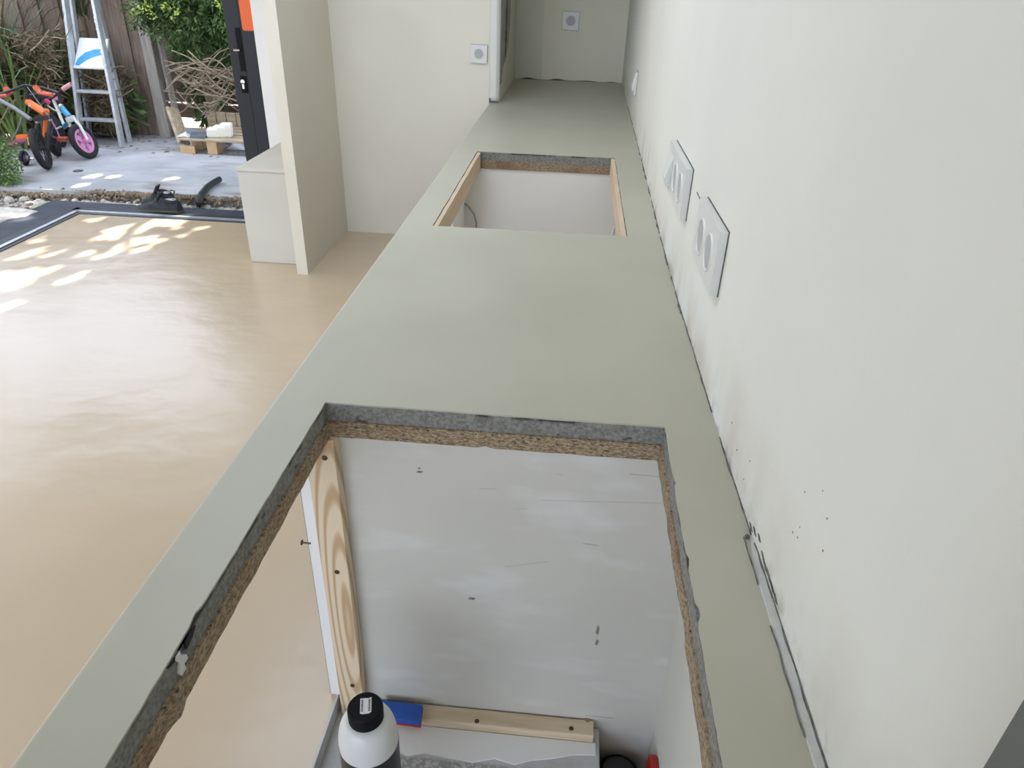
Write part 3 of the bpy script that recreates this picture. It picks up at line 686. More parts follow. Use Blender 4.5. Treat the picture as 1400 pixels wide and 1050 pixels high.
# ------------------------------------------------------------------ outside: ground
g = MB().box(-14, 8, 5.12, 16, -.30, -.11).box(-14, -3.92, -8, 5.12, -.30, -.11)
struct(g.build('ground', m_dirt), 'dry soil ground outside')
ZS = -.03
sl_ = MB(); n = 60; x0, x1 = -5.4, -.6; ed = []
for i in range(n+1):
    x = x0+(x1-x0)*i/n; ed.append(Vector((x, 5.50-.10*max(0, min(1, (-3.6-x)/1.2))+jag(x, 3, .05, 1)+jag(x, 11, .03, 2), 0)))
sl_.prism([*ed, Vector((x1, 8.05, 0)), Vector((x0, 8.05, 0))], (0, 0, -.12), (0, 0, ZS))
struct(sl_.build('patio_slab', m_slab), 'weathered pale concrete patio slab outside the door')
# brown crumbling edge of the slab
ce = MB(); random.seed(12)
for i in range(1500):
    x = random.uniform(-4.6, -2.0); y = 5.49-.10*max(0, min(1, (-3.6-x)/1.2))+random.gauss(-.006, .018); r_ = random.uniform(.003, .011)
    d1 = Vector((random.gauss(0, 1), random.gauss(0, 1), random.gauss(0, .5))).normalized(); d2 = d1.cross(Vector((random.gauss(0, 1), random.gauss(0, 1), random.gauss(0, 1)))).normalized(); d3 = d1.cross(d2)
    zz = ZS-.01 if y > 5.46 else -.07
    ce.obox((x, y, zz+random.uniform(-.012, .008)), d1*r_*1.5, d2*r_, d3*r_*.7)
ceo = ce.build('crumbled_soil_edge', m_dirt); ceo['kind'] = 'stuff'; tag(ceo, 'crumbled brown soil along the broken edge of the patio slab', 'soil')
# rubble stones
def stone_mesh(seed):
    random.seed(seed); q_ = MB(); R_, S_ = 5, 8
    pr = []
    for i in range(1, R_):
        th = math.pi*i/R_; pr.append((math.sin(th), -math.cos(th)))
    q_.lathe(pr, S_)
    q_.v = [tuple(Vector(v)*(1+.35*mnoise.noise(Vector(v)*1.1+Vector((seed*3.1, 0, 0))))) for v in q_.v]
    return q_
protos = []
for k in range(4):
    o = stone_mesh(k+1).build('rubble_stone', m_stone); protos.append(o)
random.seed(21); used = set(); cnt = 0
spots = []
hose_pts = [at(u, v_, 2, -.05) for u, v_ in ((271, 279), (272, 274), (275, 266))]
bs = at(12, 292, 2, 0)
for i in range(130):
    for tries in range(400):
        k = 1-.55*tries/400
        if i < 85: x = random.uniform(-3.95, -2.05); y = random.uniform(5.15, 5.44); r_ = random.uniform(.018, .042)*k
        else: x = random.uniform(-4.8, -3.97); y = random.uniform(4.35, 5.38); r_ = random.uniform(.02, .055)*k
        if any(math.hypot(x-q.x, y-q.y) < r_*1.6+.03 for q in hose_pts): continue
        if bs.x-.36-r_*1.5 < x < bs.x+.17+r_*1.5 and bs.y-.17-r_*1.5 < y < bs.y+.20+r_*1.5: continue
        if x > -3.95-r_*1.7 and x < -3.92+r_*1.7 and y < 5.13+r_*1.7: continue
        if all(math.hypot(x-p, y-q) > 1.38*(r_+w_) for p, q, w_ in spots): spots.append((x, y, r_)); break
for i, (x, y, r_) in enumerate(spots):
    k = i % 4; o = protos[k] if k not in used else protos[k].copy()
    if k in used: COL.objects.link(o)
    used.add(k)
    o.location = (x, y, -.11+r_*.45); o.scale = (r_*random.uniform(1, 1.35), r_*random.uniform(.85, 1.15), r_*random.uniform(.6, .9)); o.rotation_euler = (random.uniform(-.3, .3), random.uniform(-.3, .3), random.random()*6)
    if x > -3.95: tag(o, 'small pale rubble stone in the gravel strip between sill and slab', 'stone', 'rubble stones in the gravel strip')
    else: tag(o, 'pale rubble stone heaped around the corner of the dark sill', 'stone', 'rubble stones at the sill corner')
gv = MB(); random.seed(31)
for i in range(2600):
    x = random.uniform(-4.8, -2.0); y = random.uniform(5.12, 5.48) if x > -3.92 else random.uniform(4.2, 5.42)
    r_ = random.uniform(.005, .013); a = random.random()*6
    if bs.x-.33 < x < bs.x+.15 and bs.y-.15 < y < bs.y+.18: continue
    gv.obox((x, y, -.11+r_*.5), Vector((math.cos(a), math.sin(a), .2))*r_, Vector((-math.sin(a), math.cos(a), 0))*r_*.8, Vector((0, -.2, 1))*r_*.7)
gvo = gv.build('gravel', m_gravel); gvo['kind'] = 'stuff'; tag(gvo, 'fine grey gravel between the dark sill and the slab', 'gravel')
bs = at(12, 292, 2, 0); bsl = MB().prism([Vector((bs.x+dx, bs.y+dy, 0)) for dx, dy in ((-.32, -.13), (.02, -.14), (.13, -.02), (.14, .12), (-.05, .17), (-.3, .15))], (0, 0, -.115), (0, 0, -.005))
tag(bsl.build('stone_block', m_stone, bevel=.012), 'large flat pale stone block beside the corner of the dark sill', 'stone')

struct(MB().box(-7.6, -7.4, -4.0, 7.5, -.15, 3.6).build('wall_sky_block', m_white), 'unseen rendered wall added across the side yard to block sky')  # out-of-view blocker, added to keep low sky from reflecting in the floor
# ------------------------------------------------------------------ fence
fn = thing('board_fence', 'weathered vertical board fence behind the ladder', 'fence', (-6, 7.55, -.11))
bm_ = None; x = -8.6; i = 0; random.seed(4)
while x < -4.34:
    w_ = random.uniform(.115, .135)
    if x+w_ > -4.331: w_ = -4.331-x
    if w_ < .03: break
    q_ = MB().box(0, w_, 0, .022, -.08, 1.62)
    o = q_.build('board', m_fence, fn); o.location = Vector((x, 7.56+(.0 if i % 2 else .024)+random.uniform(-.001, .001), 0)) - fn.location; o.rotation_euler = (0, random.uniform(-.008, .008), 0)
    x += w_-.018; i += 1
for z in (.42, 1.30): MB().box(-8.6, -4.226, 7.609, 7.65, z, z+.09).build('rail', m_fence, fn)
fp_ = MB().box(-4.335, -4.225, 7.50, 7.61, -.1, 1.7).build('fence_post', m_post, bevel=.006); tag(fp_, 'square grey timber post at the end of the board fence', 'post')
fp2 = MB().bar((-4.135, 7.56, -.1), (-4.196, 7.60, 1.1), .05, .04).build('leaning_stake', m_post); tag(fp2, 'thin grey stake leaning beside the square fence post', 'stake')
st3 = MB().tube([(-3.86, 7.95, -.1), (-3.92, 7.9, .5), (-3.95, 7.9, 1.2)], [.07, .065, .05], 9).build('stump', m_bark); tag(st3, 'dark tree stem rising behind the pallet', 'tree stem')
f2 = thing('plank_fence', 'dark horizontal plank fence in the shade behind the bush', 'fence', (-2, 8.4, -.11))
z = .01; i = 0
while z < 2.0:
    MB().box(-5.4, 3.0, 8.40+.012*(i % 2), 8.425+.012*(i % 2), z, z+.150).build('plank', m_fenceD, f2); z += .146+(.02 if i == 0 else 0); i += 1
for x in (-5.3, -4.3, -2.6, -.9, .8, 2.5): MB().box(x, x+.09, 8.44, 8.52, -.11, 2.05).build('post', m_fenceD, f2)

# ------------------------------------------------------------------ step ladder
ld = thing('step_ladder', 'paint-spattered aluminium step ladder leaning by the board fence', 'ladder', (-4.65, 7.0, ZS))
def rail(a, b_, w_, d_, name='rail'):
    return MB().bar(a, b_, w_, d_, up=(0, 1, 0)).build(name, m_lad, ld, bevel=.003)
YL = 6.98
rb, rtp = at(166, 194, 1, YL), at(121, -40, 1, YL+.32)
lb, ltp = at(112, 193, 1, YL), at(84, -40, 1, YL+.32)
rb.z = ZS; lb.z = ZS
rail(rb, rtp, .028, .07); rail(lb, ltp, .028, .07)
rr0, lr0 = at(176, 187, 1, YL+.22), at(122, 184, 1, YL+.22); rr0.z = ZS; lr0.z = ZS
rail(rr0, at(133, 0, 1, YL+.38), .026, .05, 'rear_rail'); rail(lr0, at(98, 0, 1, YL+.38), .026, .05, 'rear_rail')
def onrail(a, b_, z): t = (z-a.z)/(b_.z-a.z); return a+(b_-a)*t
for v_ in (164, 127):
    z = at(130, v_, 1, YL+.05).z; A_, B_ = onrail(lb, ltp, z), onrail(rb, rtp, z)
    MB().obox((A_+B_)/2+Vector((0, .02, 0)), Vector(((B_.x-A_.x)/2, 0, 0)), Vector((0, .045, 0)), Vector((0, 0, .012))).build('step', m_lad, ld, bevel=.003)
zb, zt = at(122, 93, 1, YL+.08).z, at(118, 54, 1, YL+.2).z
A_, B_ = onrail(lb, ltp, zb), onrail(rb, rtp, zb); Ct, Dt = onrail(lb, ltp, zt)+Vector((.02, .13, 0)), onrail(rb, rtp, zt)+Vector((-.01, .13, 0))
A_ = A_+Vector((.016, -.005, 0)); B_ = B_+Vector((-.012, -.005, 0))
pf_ = MB().prism([A_, B_, Dt, Ct], (0, -.012, 0), (0, .012, 0)).build('platform', m_ladboard, ld); pf_['label'] = 'flipped-up white platform with a blue paint smear'
def onplat(s_, t): return (A_*(1-s_)+B_*s_)*(1-t)+(Ct*(1-s_)+Dt*s_)*t
sm_ = [(.02, .06), (.10, .30), (.28, .50), (.55, .62), (.97, .66), (.97, .46), (.75, .42), (.5, .32), (.3, .18), (.16, .04)]
smo = MB().prism([onplat(a, b_) for a, b_ in sm_], (0, -.0145, 0), (0, -.010, 0)).build('paint_smear', m_bpaint); sub(pf_, smo, None)
MB().obox((A_+B_)/2+Vector((0, -.01, -.006)), Vector(((B_.x-A_.x)/2, 0, 0)), Vector((0, .012, 0)), Vector((0, 0, .008))).build('platform_lip', m_ladboard, ld)
random.seed(9)
spl = MB()
for i in range(16):
    z = random.uniform(.2, 1.2); p = onrail(rb, rtp, z)+Vector((random.uniform(-.012, .014), -.034, 0)); r_ = random.uniform(.004, .008); spl.obox(p, Vector((r_, 0, 0)), Vector((0, .003, 0)), Vector((0, 0, r_)))
spl.build('paint_spatter', m_bikeW, ld)['kind'] = 'stuff'

# ------------------------------------------------------------------ bicycles
def wheel(bk, c, axle, R_, tyre_r, rimmat, spoked, name):
    axle = Vector(axle).normalized(); M_ = Matrix.Translation(c) @ axle.to_track_quat('Z', 'Y').to_matrix().to_4x4()
    wh = MB().torus(M_, R_-tyre_r, tyre_r, 32, 10).build(name, m_tyre, bk, smooth=True)
    rm = MB()
    if spoked:
        rm.torus(M_, R_-2*tyre_r-.004, .010, 28, 6)
        for k in range(12):
            a = k*math.pi/6; d = M_.to_3x3() @ Vector((math.cos(a), math.sin(a), 0)); rm.tube([Vector(c), Vector(c)+d*(R_-2*tyre_r)], .0022, 4)
    else:
        rm.torus(M_, R_-2*tyre_r-.008, .016, 32, 8)
        for k in range(5):
            a = k*math.pi*2/5; d = M_.to_3x3() @ Vector((math.cos(a), math.sin(a), 0)); rm.bar(Vector(c), Vector(c)+d*(R_-2*tyre_r-.005), .046, .020, up=axle)
    rm.tube([Vector(c)-axle*.045, Vector(c)+axle*.045], .016 if spoked else .024, 10)
    r_o = rm.build('rim', rimmat); sub(wh, r_o, None)
    return wh
# orange bike, front wheel turned towards the house
ob = thing('kids_bicycle', 'orange and black child bicycle with red-orange grips beside the green shrub', 'bicycle', (-4.6, 6.0, ZS))
fw = at(52, 196, 1, 6.0); R1 = .175; fw = Vector((-4.60, 6.04, ZS+R1*.985))
ax1 = Vector((1, .42, .16)).normalized()
wheel(ob, fw, ax1, R1, .028, m_bike, True, 'front_wheel')
crn = Vector((-4.565, 6.13, .385)); hd0 = Vector((-4.55, 6.16, .42)); hd1 = at(38, 139, 1, 6.20); stem = at(36, 118, 1, 6.2)
for s_ in (-1, 1):
    MB().tube([fw+ax1*s_*.05, crn+ax1*s_*.052+Vector((0, 0, -.03))], .016, 10).build('fork_leg', m_bike, ob, smooth=True)
    MB().lathe([(.001, -.01), (.017, -.01), (.017, .012), (.001, .016)], 12, Matrix.Translation(crn+ax1*s_*.052+Vector((0, 0, -.02)))).build('fork_cap', m_chrome, ob)
MB().bar(crn-ax1*.07, crn+ax1*.07, .04, .035).build('fork_crown', m_bike, ob, bevel=.006)
ht = MB().tube([hd0, hd1], .030, 14).build('head_tube', m_bikeO, ob, smooth=True)
mk_ = MB(); mp_ = (hd0*.25+hd1*.75)+Vector((-.002, -.031, 0))
mk_.bar(mp_+Vector((-.012, 0, -.012)), mp_+Vector((.012, 0, .012)), .007, .004, up=(0, 1, 0)); mk_.bar(mp_+Vector((.012, 0, -.012)), mp_+Vector((-.012, 0, .012)), .007, .004, up=(0, 1, 0))
sub(ht, mk_.build('head_badge', m_bikeW), None)
MB().tube([hd1, stem+Vector((0, 0, .0))], .018, 10).build('stem', m_bike, ob, smooth=True)
hl_, hr_ = at(-14, 133, 1, 6.05), at(80, 127, 1, 6.25)
MB().tube([hl_, at(15, 124, 1, 6.1), stem+Vector((0, -.02, .01)), at(58, 120, 1, 6.25), hr_], .012, 10).build('handlebar', m_bike, ob, smooth=True)
MB().tube([hl_, at(10, 130, 1, 6.09)], .019, 10).build('grip', m_bikeR, ob, smooth=True); MB().tube([at(54, 126, 1, 6.22), at(72, 130, 1, 6.24)], .019, 10).build('grip', m_bikeR, ob, smooth=True)
for (u, v_) in ((12, 123), (52, 121)):
    c = at(u, v_, 1, 6.15); br = MB(); br.bar(c+Vector((-.02, -.01, .02)), c+Vector((.02, -.01, -.03)), .035, .03); br.tube([c, c+Vector((-.05, -.06, -.03)), c+Vector((-.11, -.06, -.035))] if u < 30 else [c, c+Vector((.05, -.05, -.03)), c+Vector((.12, -.04, -.035))], .009, 8); br.build('brake_lever', m_bikeR, ob)
rw = at(76, 209, 2, 0); rw = Vector((rw.x, rw.y, ZS+R1)); hdg = Vector((fw.x-rw.x, fw.y-rw.y, 0)); WB = hdg.length; hdg.normalize(); sdv = Vector((-hdg.y, hdg.x, 0))
bbk = Vector((fw.x, fw.y, 0))-hdg*WB*.60+Vector((0, 0, .19)); st_top = bbk-hdg*.10+Vector((0, 0, .30))
MB().tube([hd0+Vector((0, .02, .02)), (hd0+bbk)/2+Vector((.01, 0, .01)), bbk], .024, 10).build('down_tube', m_bikeO, ob, smooth=True)
MB().tube([hd1+Vector((0, .02, -.05)), st_top+Vector((0, 0, -.10))], .018, 10).build('top_tube', m_bike, ob, smooth=True)
MB().tube([bbk, st_top], .016, 10).build('seat_tube', m_bike, ob, smooth=True)
wheel(ob, rw, sdv+Vector((0, 0, .12)), R1, .028, m_bike, True, 'rear_wheel')
for s_ in (-1, 1):
    MB().tube([bbk+sdv*s_*.03, rw+sdv*s_*.05], .010, 8).build('chain_stay', m_bike, ob); MB().tube([st_top+sdv*s_*.02+Vector((0, 0, -.08)), rw+sdv*s_*.05], .009, 8).build('seat_stay', m_bike, ob)
sd = MB().prism([st_top+Vector(p) for p in ((-.02, -.14, .0), (.02, -.14, 0), (.03, -.02, 0), (.075, .06, 0), (.06, .11, 0), (-.06, .11, 0), (-.075, .06, 0), (-.03, -.02, 0))], (0, 0, .0), (0, 0, .05)); sd.build('saddle', m_bike, ob, bevel=.015)
pL, pR = at(32, 187, 1, 6.30), at(85, 190, 1, 6.42)
for p, n_ in ((pL, -1), (pR, 1)):
    MB().obox(p, Vector((.048, .01, 0)), Vector((-.008, .035, .0)), Vector((0, 0, .016))).build('pedal', m_bikeO if n_ < 0 else m_bikeR, ob, bevel=.004)
    MB().tube([bbk-sdv*n_*.0+Vector((n_*.06, 0, 0)), p+Vector((-n_*.03, 0, 0))], .010, 8).build('crank', m_steel, ob)
cg = MB().lathe([(.02, -.004), (.075, -.004), (.075, .004), (.02, .004)], 24, Matrix.Translation(bbk+Vector((.05, 0, 0))) @ Matrix.Rotation(math.pi/2, 4, 'Y')); cg.build('chainguard', m_bike, ob)
# fender behind the front wheel: amber reflector
rf = MB().obox(fw+Vector((.02, -.11, .085)), Vector((.018, .004, 0)), Vector((0, .012, -.01)), Vector((0, .01, .03))); rf.build('reflector', mat('amber', (.62, .30, .05, 1), rough=.3), ob)
cab = MB().tube([stem+Vector((.03, -.03, .0)), at(66, 158, 1, 6.1), at(73, 172, 1, 6.15), at(70, 185, 1, 6.2)], .004, 6); cab.build('brake_cable', m_steel, ob)
# pink and blue bike
pk = thing('kids_bicycle', 'small white and light blue child bicycle with pink wheels beside the ladder', 'bicycle', (-4.5, 6.5, ZS))
R2 = .158; fw2 = Vector((-4.505, 6.50, ZS+R2*.95)); ax2 = Vector((1.0, -.04, .34)).normalized()
wheel(pk, fw2, ax2, R2, .026, m_pink, False, 'front_wheel')
cr2 = at(97, 163, 1, 6.54); h2a = at(95, 160, 1, 6.55); h2b = at(84, 147, 1, 6.60); st2 = at(80, 128, 1, 6.62)
for s_ in (-1, 1):
    MB().tube([fw2+ax2*s_*.045, fw2+ax2*s_*.05+(cr2-fw2)*.6, cr2+ax2*s_*.03], .014, 10).build('fork_leg', m_bikeW, pk, smooth=True)
MB().bar(cr2-ax2*.045, cr2+ax2*.045, .04, .05).build('fork_crown', m_bikeW, pk, bevel=.01)
MB().tube([h2a, h2b], .027, 14).build('head_tube', m_bikeB, pk, smooth=True)
MB().lathe([(.001, 0), (.026, 0), (.026, .018), (.012, .028), (.001, .028)], 14, Matrix.Translation(h2b+Vector((0, 0, .005)))).build('headset', m_chrome, pk)
MB().tube([h2b, st2], .014, 10).build('stem', m_bike, pk, smooth=True)
g1, g2 = at(97, 115, 1, 6.62), at(58, 143, 1, 6.60)
MB().tube([g1, at(82, 124, 1, 6.62), st2, at(72, 133, 1, 6.62), g2], .011, 10).build('handlebar', m_bike, pk, smooth=True)
MB().tube([at(86, 122, 1, 6.615), g1], .019, 12).build('grip', m_pinkL, pk, smooth=True); MB().tube([at(68, 141, 1, 6.58), at(61, 136, 1, 6.57)], .018, 12).build('grip', m_mag, pk, smooth=True)
MB().tube([at(65, 144, 1, 6.5), at(73, 150, 1, 6.5), at(84, 154, 1, 6.56)], .006, 6).build('brake_cable', m_bikeW, pk)
b2 = Vector((-4.81, 6.72, .20)); s2_ = Vector((-4.90, 6.79, .43)); rw2 = Vector((-5.00, 6.86, ZS+R2))
MB().tube([h2a+Vector((-.01, .02, 0)), Vector((-4.71, 6.64, .25)), b2], .020, 10).build('down_tube', m_bikeB, pk, smooth=True)
MB().tube([b2, s2_], .014, 10).build('seat_tube', m_bikeW, pk, smooth=True)
wheel(pk, rw2, (.62, .78, .08), R2, .026, m_pink, False, 'rear_wheel')
for s_ in (-1, 1): MB().tube([b2+Vector((s_*.018, s_*.024, 0)), rw2+Vector((s_*.026, s_*.036, 0))], .009, 8).build('chain_stay', m_bikeW, pk)
MB().prism([s2_+Vector(p) for p in ((.11, -.09, 0), (.13, -.06, 0), (.03, .03, 0), (-.04, .11, 0), (-.11, .02, 0), (-.01, -.03, 0))], (0, 0, 0), (0, 0, .045)).build('saddle', m_pink, pk, bevel=.012)
# grey scooter lying behind, its tube rising to the edge
sc = thing('kids_scooter', 'grey tubed scooter with a pink deck propped behind the orange bicycle', 'scooter', (-4.9, 6.1, ZS))
MB().tube([at(-12, 130, 1, 6.02), at(20, 148, 1, 6.0), at(42, 163, 1, 5.97)], .017, 10).build('steering_tube', m_steel, sc, smooth=True)
MB().tube([at(32, 156, 1, 5.985), at(24, 178, 1, 6.06), at(15, 194, 1, 6.14)], .008, 8).build('brace', m_steel, sc)
MB().obox(at(17, 197, 1, 6.15), Vector((.065, .0, .03)), Vector((.02, .07, 0)), Vector((-.01, 0, .014))).build('deck', mat('dull_pink', (.42, .12, .20, 1), rough=.6), sc, bevel=.006)
swc = Vector((at(30, 206, 1, 6.13).x, 6.13, ZS+.065)); wheel(sc, swc, (1, .12, 0), .065, .016, m_steel, False, 'small_wheel')
MB().tube([swc-Vector((.05, .006, 0)), swc+Vector((.085, .010, 0))], .008, 8).build('axle', m_chrome, sc)
for s_ in (-1, 1): MB().tube([swc+Vector((s_*.04, 0, 0)), at(17, 197, 1, 6.15)+Vector((.03+s_*.03, 0, -.005))], .006, 6).build('wheel_fork', m_steel, sc)

# ------------------------------------------------------------------ plants
# places on floor and slab where the sun reaches through gaps in the leaves
DAP = []
def dap(u, v_, r_): p = at(u, v_, 2, 0); DAP.append((p.x, p.y, r_))
for (u, v_, r_) in ((160, 314, .06), (178, 311, .07), (195, 307, .07), (212, 304, .06), (228, 302, .06), (185, 317, .06), (240, 304, .05), (140, 324, .05), (165, 327, .04), (180, 330, .05), (200, 327, .05), (170, 338, .04), (190, 342, .035), (250, 322, .012), (275, 312, .03), (140, 350, .035), (120, 346, .03), (200, 356, .025), (25, 352, .035), (45, 346, .03), (70, 348, .02), (50, 330, .02), (8, 378, .06), (30, 376, .06), (48, 374, .05), (5, 392, .05), (25, 390, .04), (70, 370, .02), (90, 384, .025), (10, 422, .04), (35, 418, .03), (0, 436, .03), (30, 427, .03), (60, 415, .03), (90, 404, .03), (115, 395, .025), (240, 312, .025), (215, 330, .03), (110, 375, .015), (30, 296, .05), (130, 300, .03)): dap(u, v_, r_)
for (x, y, r_) in ((-3.89, 5.33, .06), (-4.19, 5.42, .05), (-4.0, 5.65, .05), (-4.08, 5.93, .06), (-3.9, 5.95, .05), (-3.35, 5.43, .07), (-3.2, 5.43, .06), (-3.4, 5.98, .05), (-3.0, 4.9, .03), (-2.75, 4.92, .03), (-4.3, 5.0, .03), (-4.1, 5.15, .04)): DAP.append((x, y, r_))
def in_beam(p, pad):
    F = p-SUN*(p.z/SUN.z)
    for (dx, dy, r_) in DAP:
        ex, ey = F.x-dx, F.y-dy
        al = ex*math.cos(SUN_AZ)+ey*math.sin(SUN_AZ); ac = -ex*math.sin(SUN_AZ)+ey*math.cos(SUN_AZ)
        if math.hypot(al*math.sin(SUN_EL), ac) < r_*.8+pad: return True
    return False
from mathutils.bvhtree import BVHTree
sv, sf = [], []
for o in list(bpy.data.objects):
    root = o
    while root.parent: root = root.parent
    if o.type == 'MESH' and root.name.split('.')[0] in ('step_ladder', 'kids_bicycle', 'kids_scooter'):
        n0 = len(sv); sv += [v.co.copy() for v in o.data.vertices]; sf += [[n0+i for i in p.vertices] for p in o.data.polygons]
SOLID = BVHTree.FromPolygons(sv, sf)
def blocked(pts, gap=.02, low=-.10):
    """a blade through these points would cut a bicycle, the ladder, a fence or the ground"""
    for i, p in enumerate(pts):
        if p.z < low: return True
        if -4.84 < p.x < -4.25 and 6.2 < p.y < 7.05: return True      # open slab in front of the ladder
        if p.x < -4.2 and 7.50 < p.y < 7.68 and p.z < 1.75: return True
        if p.x > -5.45 and 8.36 < p.y < 8.56 and p.z < 2.1: return True
        if p.x < -4.2 and i and (pts[i-1].y-7.57)*(p.y-7.57) < 0 and min(p.z, pts[i-1].z) < 1.7: return True
        if SOLID.find_nearest(p, gap)[0] is not None: return True
        if i and (p-pts[i-1]).length > 1e-6 and SOLID.ray_cast(pts[i-1], (p-pts[i-1]).normalized(), (p-pts[i-1]).length)[0] is not None: return True
    return False
def leafquad(q_, c, d, w_, l_, bend=.0):
    d = d.normalized(); sd = d.cross(Vector((random.uniform(-1, 1), random.uniform(-1, 1), random.uniform(-1, 1))))
    if sd.length < 1e-3: return
    sd.normalize(); n0 = len(q_.v)
    q_.v += [tuple(c-d*l_/2), tuple(c+sd*w_/2), tuple(c+d*l_/2), tuple(c-sd*w_/2)]; q_.f.append((n0, n0+1, n0+2, n0+3))
def blobfoliage(q_, blobs, n, w_, l_, droop=.2, shell=.5):
    tot = sum(b_[1]*b_[2]*b_[3] for b_ in blobs)
    for (c, rx, ry, rz) in blobs:
        for _ in range(int(n*rx*ry*rz/tot)):
            d = Vector((random.gauss(0, 1), random.gauss(0, 1), random.gauss(0, 1))).normalized(); r_ = random.random()**shell
            p = Vector(c)+Vector((d.x*rx*r_, d.y*ry*r_, d.z*rz*r_))
            if in_beam(p, .024) or blocked([p], l_*.6): continue
            leafquad(q_, p, Vector((d.x+random.uniform(-.7, .7), d.y+random.uniform(-.7, .7), d.z*.5-droop+random.uniform(-.6, .6))), w_*random.uniform(.7, 1.3), l_*random.uniform(.7, 1.4))
# hanging green bush in front of the plank fence
random.seed(41)
bu = thing('conifer_bush', 'feathery dark green bush hanging over the fence beside the black door', 'bush', (-3.2, 7.9, -.11))
blobs = []
for (u, v_, y, r_) in ((205, 5, 7.30, .22), (190, 22, 7.32, .16), (225, 35, 7.32, .20), (250, 10, 7.35, .28), (255, 60, 7.38, .20), (262, 90, 7.38, .12), (280, 30, 7.4, .28), (310, 12, 7.4, .30), (300, 70, 7.5, .24), (325, 60, 7.55, .28), (240, 70, 7.38, .12), (335, 30, 7.5, .3), (300, -40, 7.5, .5), (220, -40, 7.4, .4), (360, -20, 7.6, .5), (400, 20, 7.7, .5), (270, -120, 7.6, .6), (305, 135, 7.7, .10), (322, 100, 7.75, .16)):
    c = at(u, v_, 1, y); blobs.append((c, r_, r_*.8, r_*1.05))
q_ = MB(); blobfoliage(q_, blobs, 42000, .017, .055, .4)
fo = q_.build('foliage', m_leafG, bu); fo['kind'] = 'stuff'
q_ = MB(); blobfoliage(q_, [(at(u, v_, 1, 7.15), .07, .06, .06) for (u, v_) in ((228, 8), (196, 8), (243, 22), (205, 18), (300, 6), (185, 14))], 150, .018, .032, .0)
fo = q_.build('sun_tinted_leaves', m_leafY, bu); fo['kind'] = 'stuff'  # highlights of the bush, carried by the leaf colour
q_ = MB().tube([(-3.3, 7.95, -.1), (-3.35, 7.9, .5), (-3.5, 7.75, 1.0), (-3.7, 7.6, 1.6)], [.06, .055, .045, .03], 8)
q_.build('trunk', m_bark, bu)
# dead twig bundle
tw = thing('twig_heap', 'tangle of bare pale brown dead twigs beneath the green bush', 'twigs', (-3.6, 7.4, .1))
for i in range(64):
    u, v_ = random.uniform(258, 318), random.uniform(88, 140); y = random.uniform(7.1, 7.45)
    a = at(u, v_, 1, y); L_ = random.uniform(.25, .6); az = random.uniform(-.6, .9); d = Vector((math.cos(az), random.uniform(-.3, .3), math.sin(az))); sg = random.uniform(-.14, .14)
    pts = [a+d*L_*(t-.5)+Vector((0, 0, 1))*sg*(1-(2*t-1)**2) for t in (0, .2, .4, .6, .8, 1)]
    MB().tube(pts, [.0065, .0065, .006, .005, .004, .002], 5).build('twig', m_twig, tw)
# strap-leaved plants
def blade(L_, w_, arch, nseg=7):
    q_ = MB(); pr = None
    for i in range(nseg+1):
        t = i/nseg; a = 1.35-arch*t
        x = L_*t*math.cos(max(-1.2, 1.35-arch*t*.6)); z = L_*t*math.sin(max(-1.2, 1.35-arch*t*.6)); hw = w_/2*(1-t**2.2)+.0015
        cur = ((x, -hw, z+hw*.3), (x, 0, z), (x, hw, z+hw*.3))
        if pr:
            q_.quad(pr[0], cur[0], cur[1], pr[1]); q_.quad(pr[1], cur[1], cur[2], pr[2])
        pr = cur
    return q_
bl_me = {}
def blade_axis(L_, arch, n=9): return [Vector((L_*t*math.cos(max(-1.2, 1.35-arch*t*.6)), 0, L_*t*math.sin(max(-1.2, 1.35-arch*t*.6)))) for t in [i/n for i in range(n+1)]]
from mathutils import Euler
def straps(label, base, n, L_, w_, mats, seed, flat=None, arches=(.5, .9, 1.4, 2.0, 2.6), name='strap_leaf_plant'):
    random.seed(seed); base = Vector(base)
    t = thing(name, label, 'plant', base)
    for i in range(n):
        for tries in range(60):
            ar = random.choice(arches); s_ = random.uniform(.6, 1.15)*(1 if tries < 30 else .7)
            loc = Vector((random.uniform(-.08, .08), random.uniform(-.08, .08)*(.2 if flat else 1), random.uniform(0, .12)))
            az = random.random()*6.283 if flat is None else random.choice((0, math.pi))+random.uniform(-flat, flat)
            eu = Euler((random.uniform(-.25, .25)*(.2 if flat else 1), random.uniform(-.3, .3), az)); R_ = eu.to_matrix()
            if not blocked([base+loc+R_ @ (q*s_) for q in blade_axis(L_, ar)], w_*.6): break
        else: continue
        mt = random.choice(mats); k = (round(L_, 2), w_, ar, mt.name)
        if k not in bl_me:
            o = blade(L_, w_, ar).build('leaf', mt, t); bl_me[k] = o.data
        else:
            o = bpy.data.objects.new('leaf', bl_me[k]); COL.objects.link(o); o.parent = t
        o.location = loc; o.scale = (s_, s_, s_); o.rotation_euler = eu
    if base.z > .0:
        MB().tube([(base.x+.02, base.y, -.11), (base.x-.015, base.y, base.z*.5-.05), (base.x, base.y, base.z+.04)], [.028, .024, .02], 8).build('stem', m_bark, t)
    return t
straps('tall strap-leaved plant with arching dark blades left of the ladder', (-5.50, 6.98, .30), 130, 1.25, .035, (m_blade, m_blade, m_blade, m_straw), 51, arches=(.5, .7, .9, 1.2, 1.6, 2.2))
straps('strap-leaved plant with grey-green blades fanning behind the ladder', (-4.85, 7.46, 1.05), 45, .75, .022, (m_blade, m_straw, m_blade), 52, flat=.07)
straps('dense dark strap-leaved clump rooted behind the bicycles', (-5.2, 7.18, .15), 95, .95, .030, (m_blade, m_straw, m_blade, m_blade), 53)
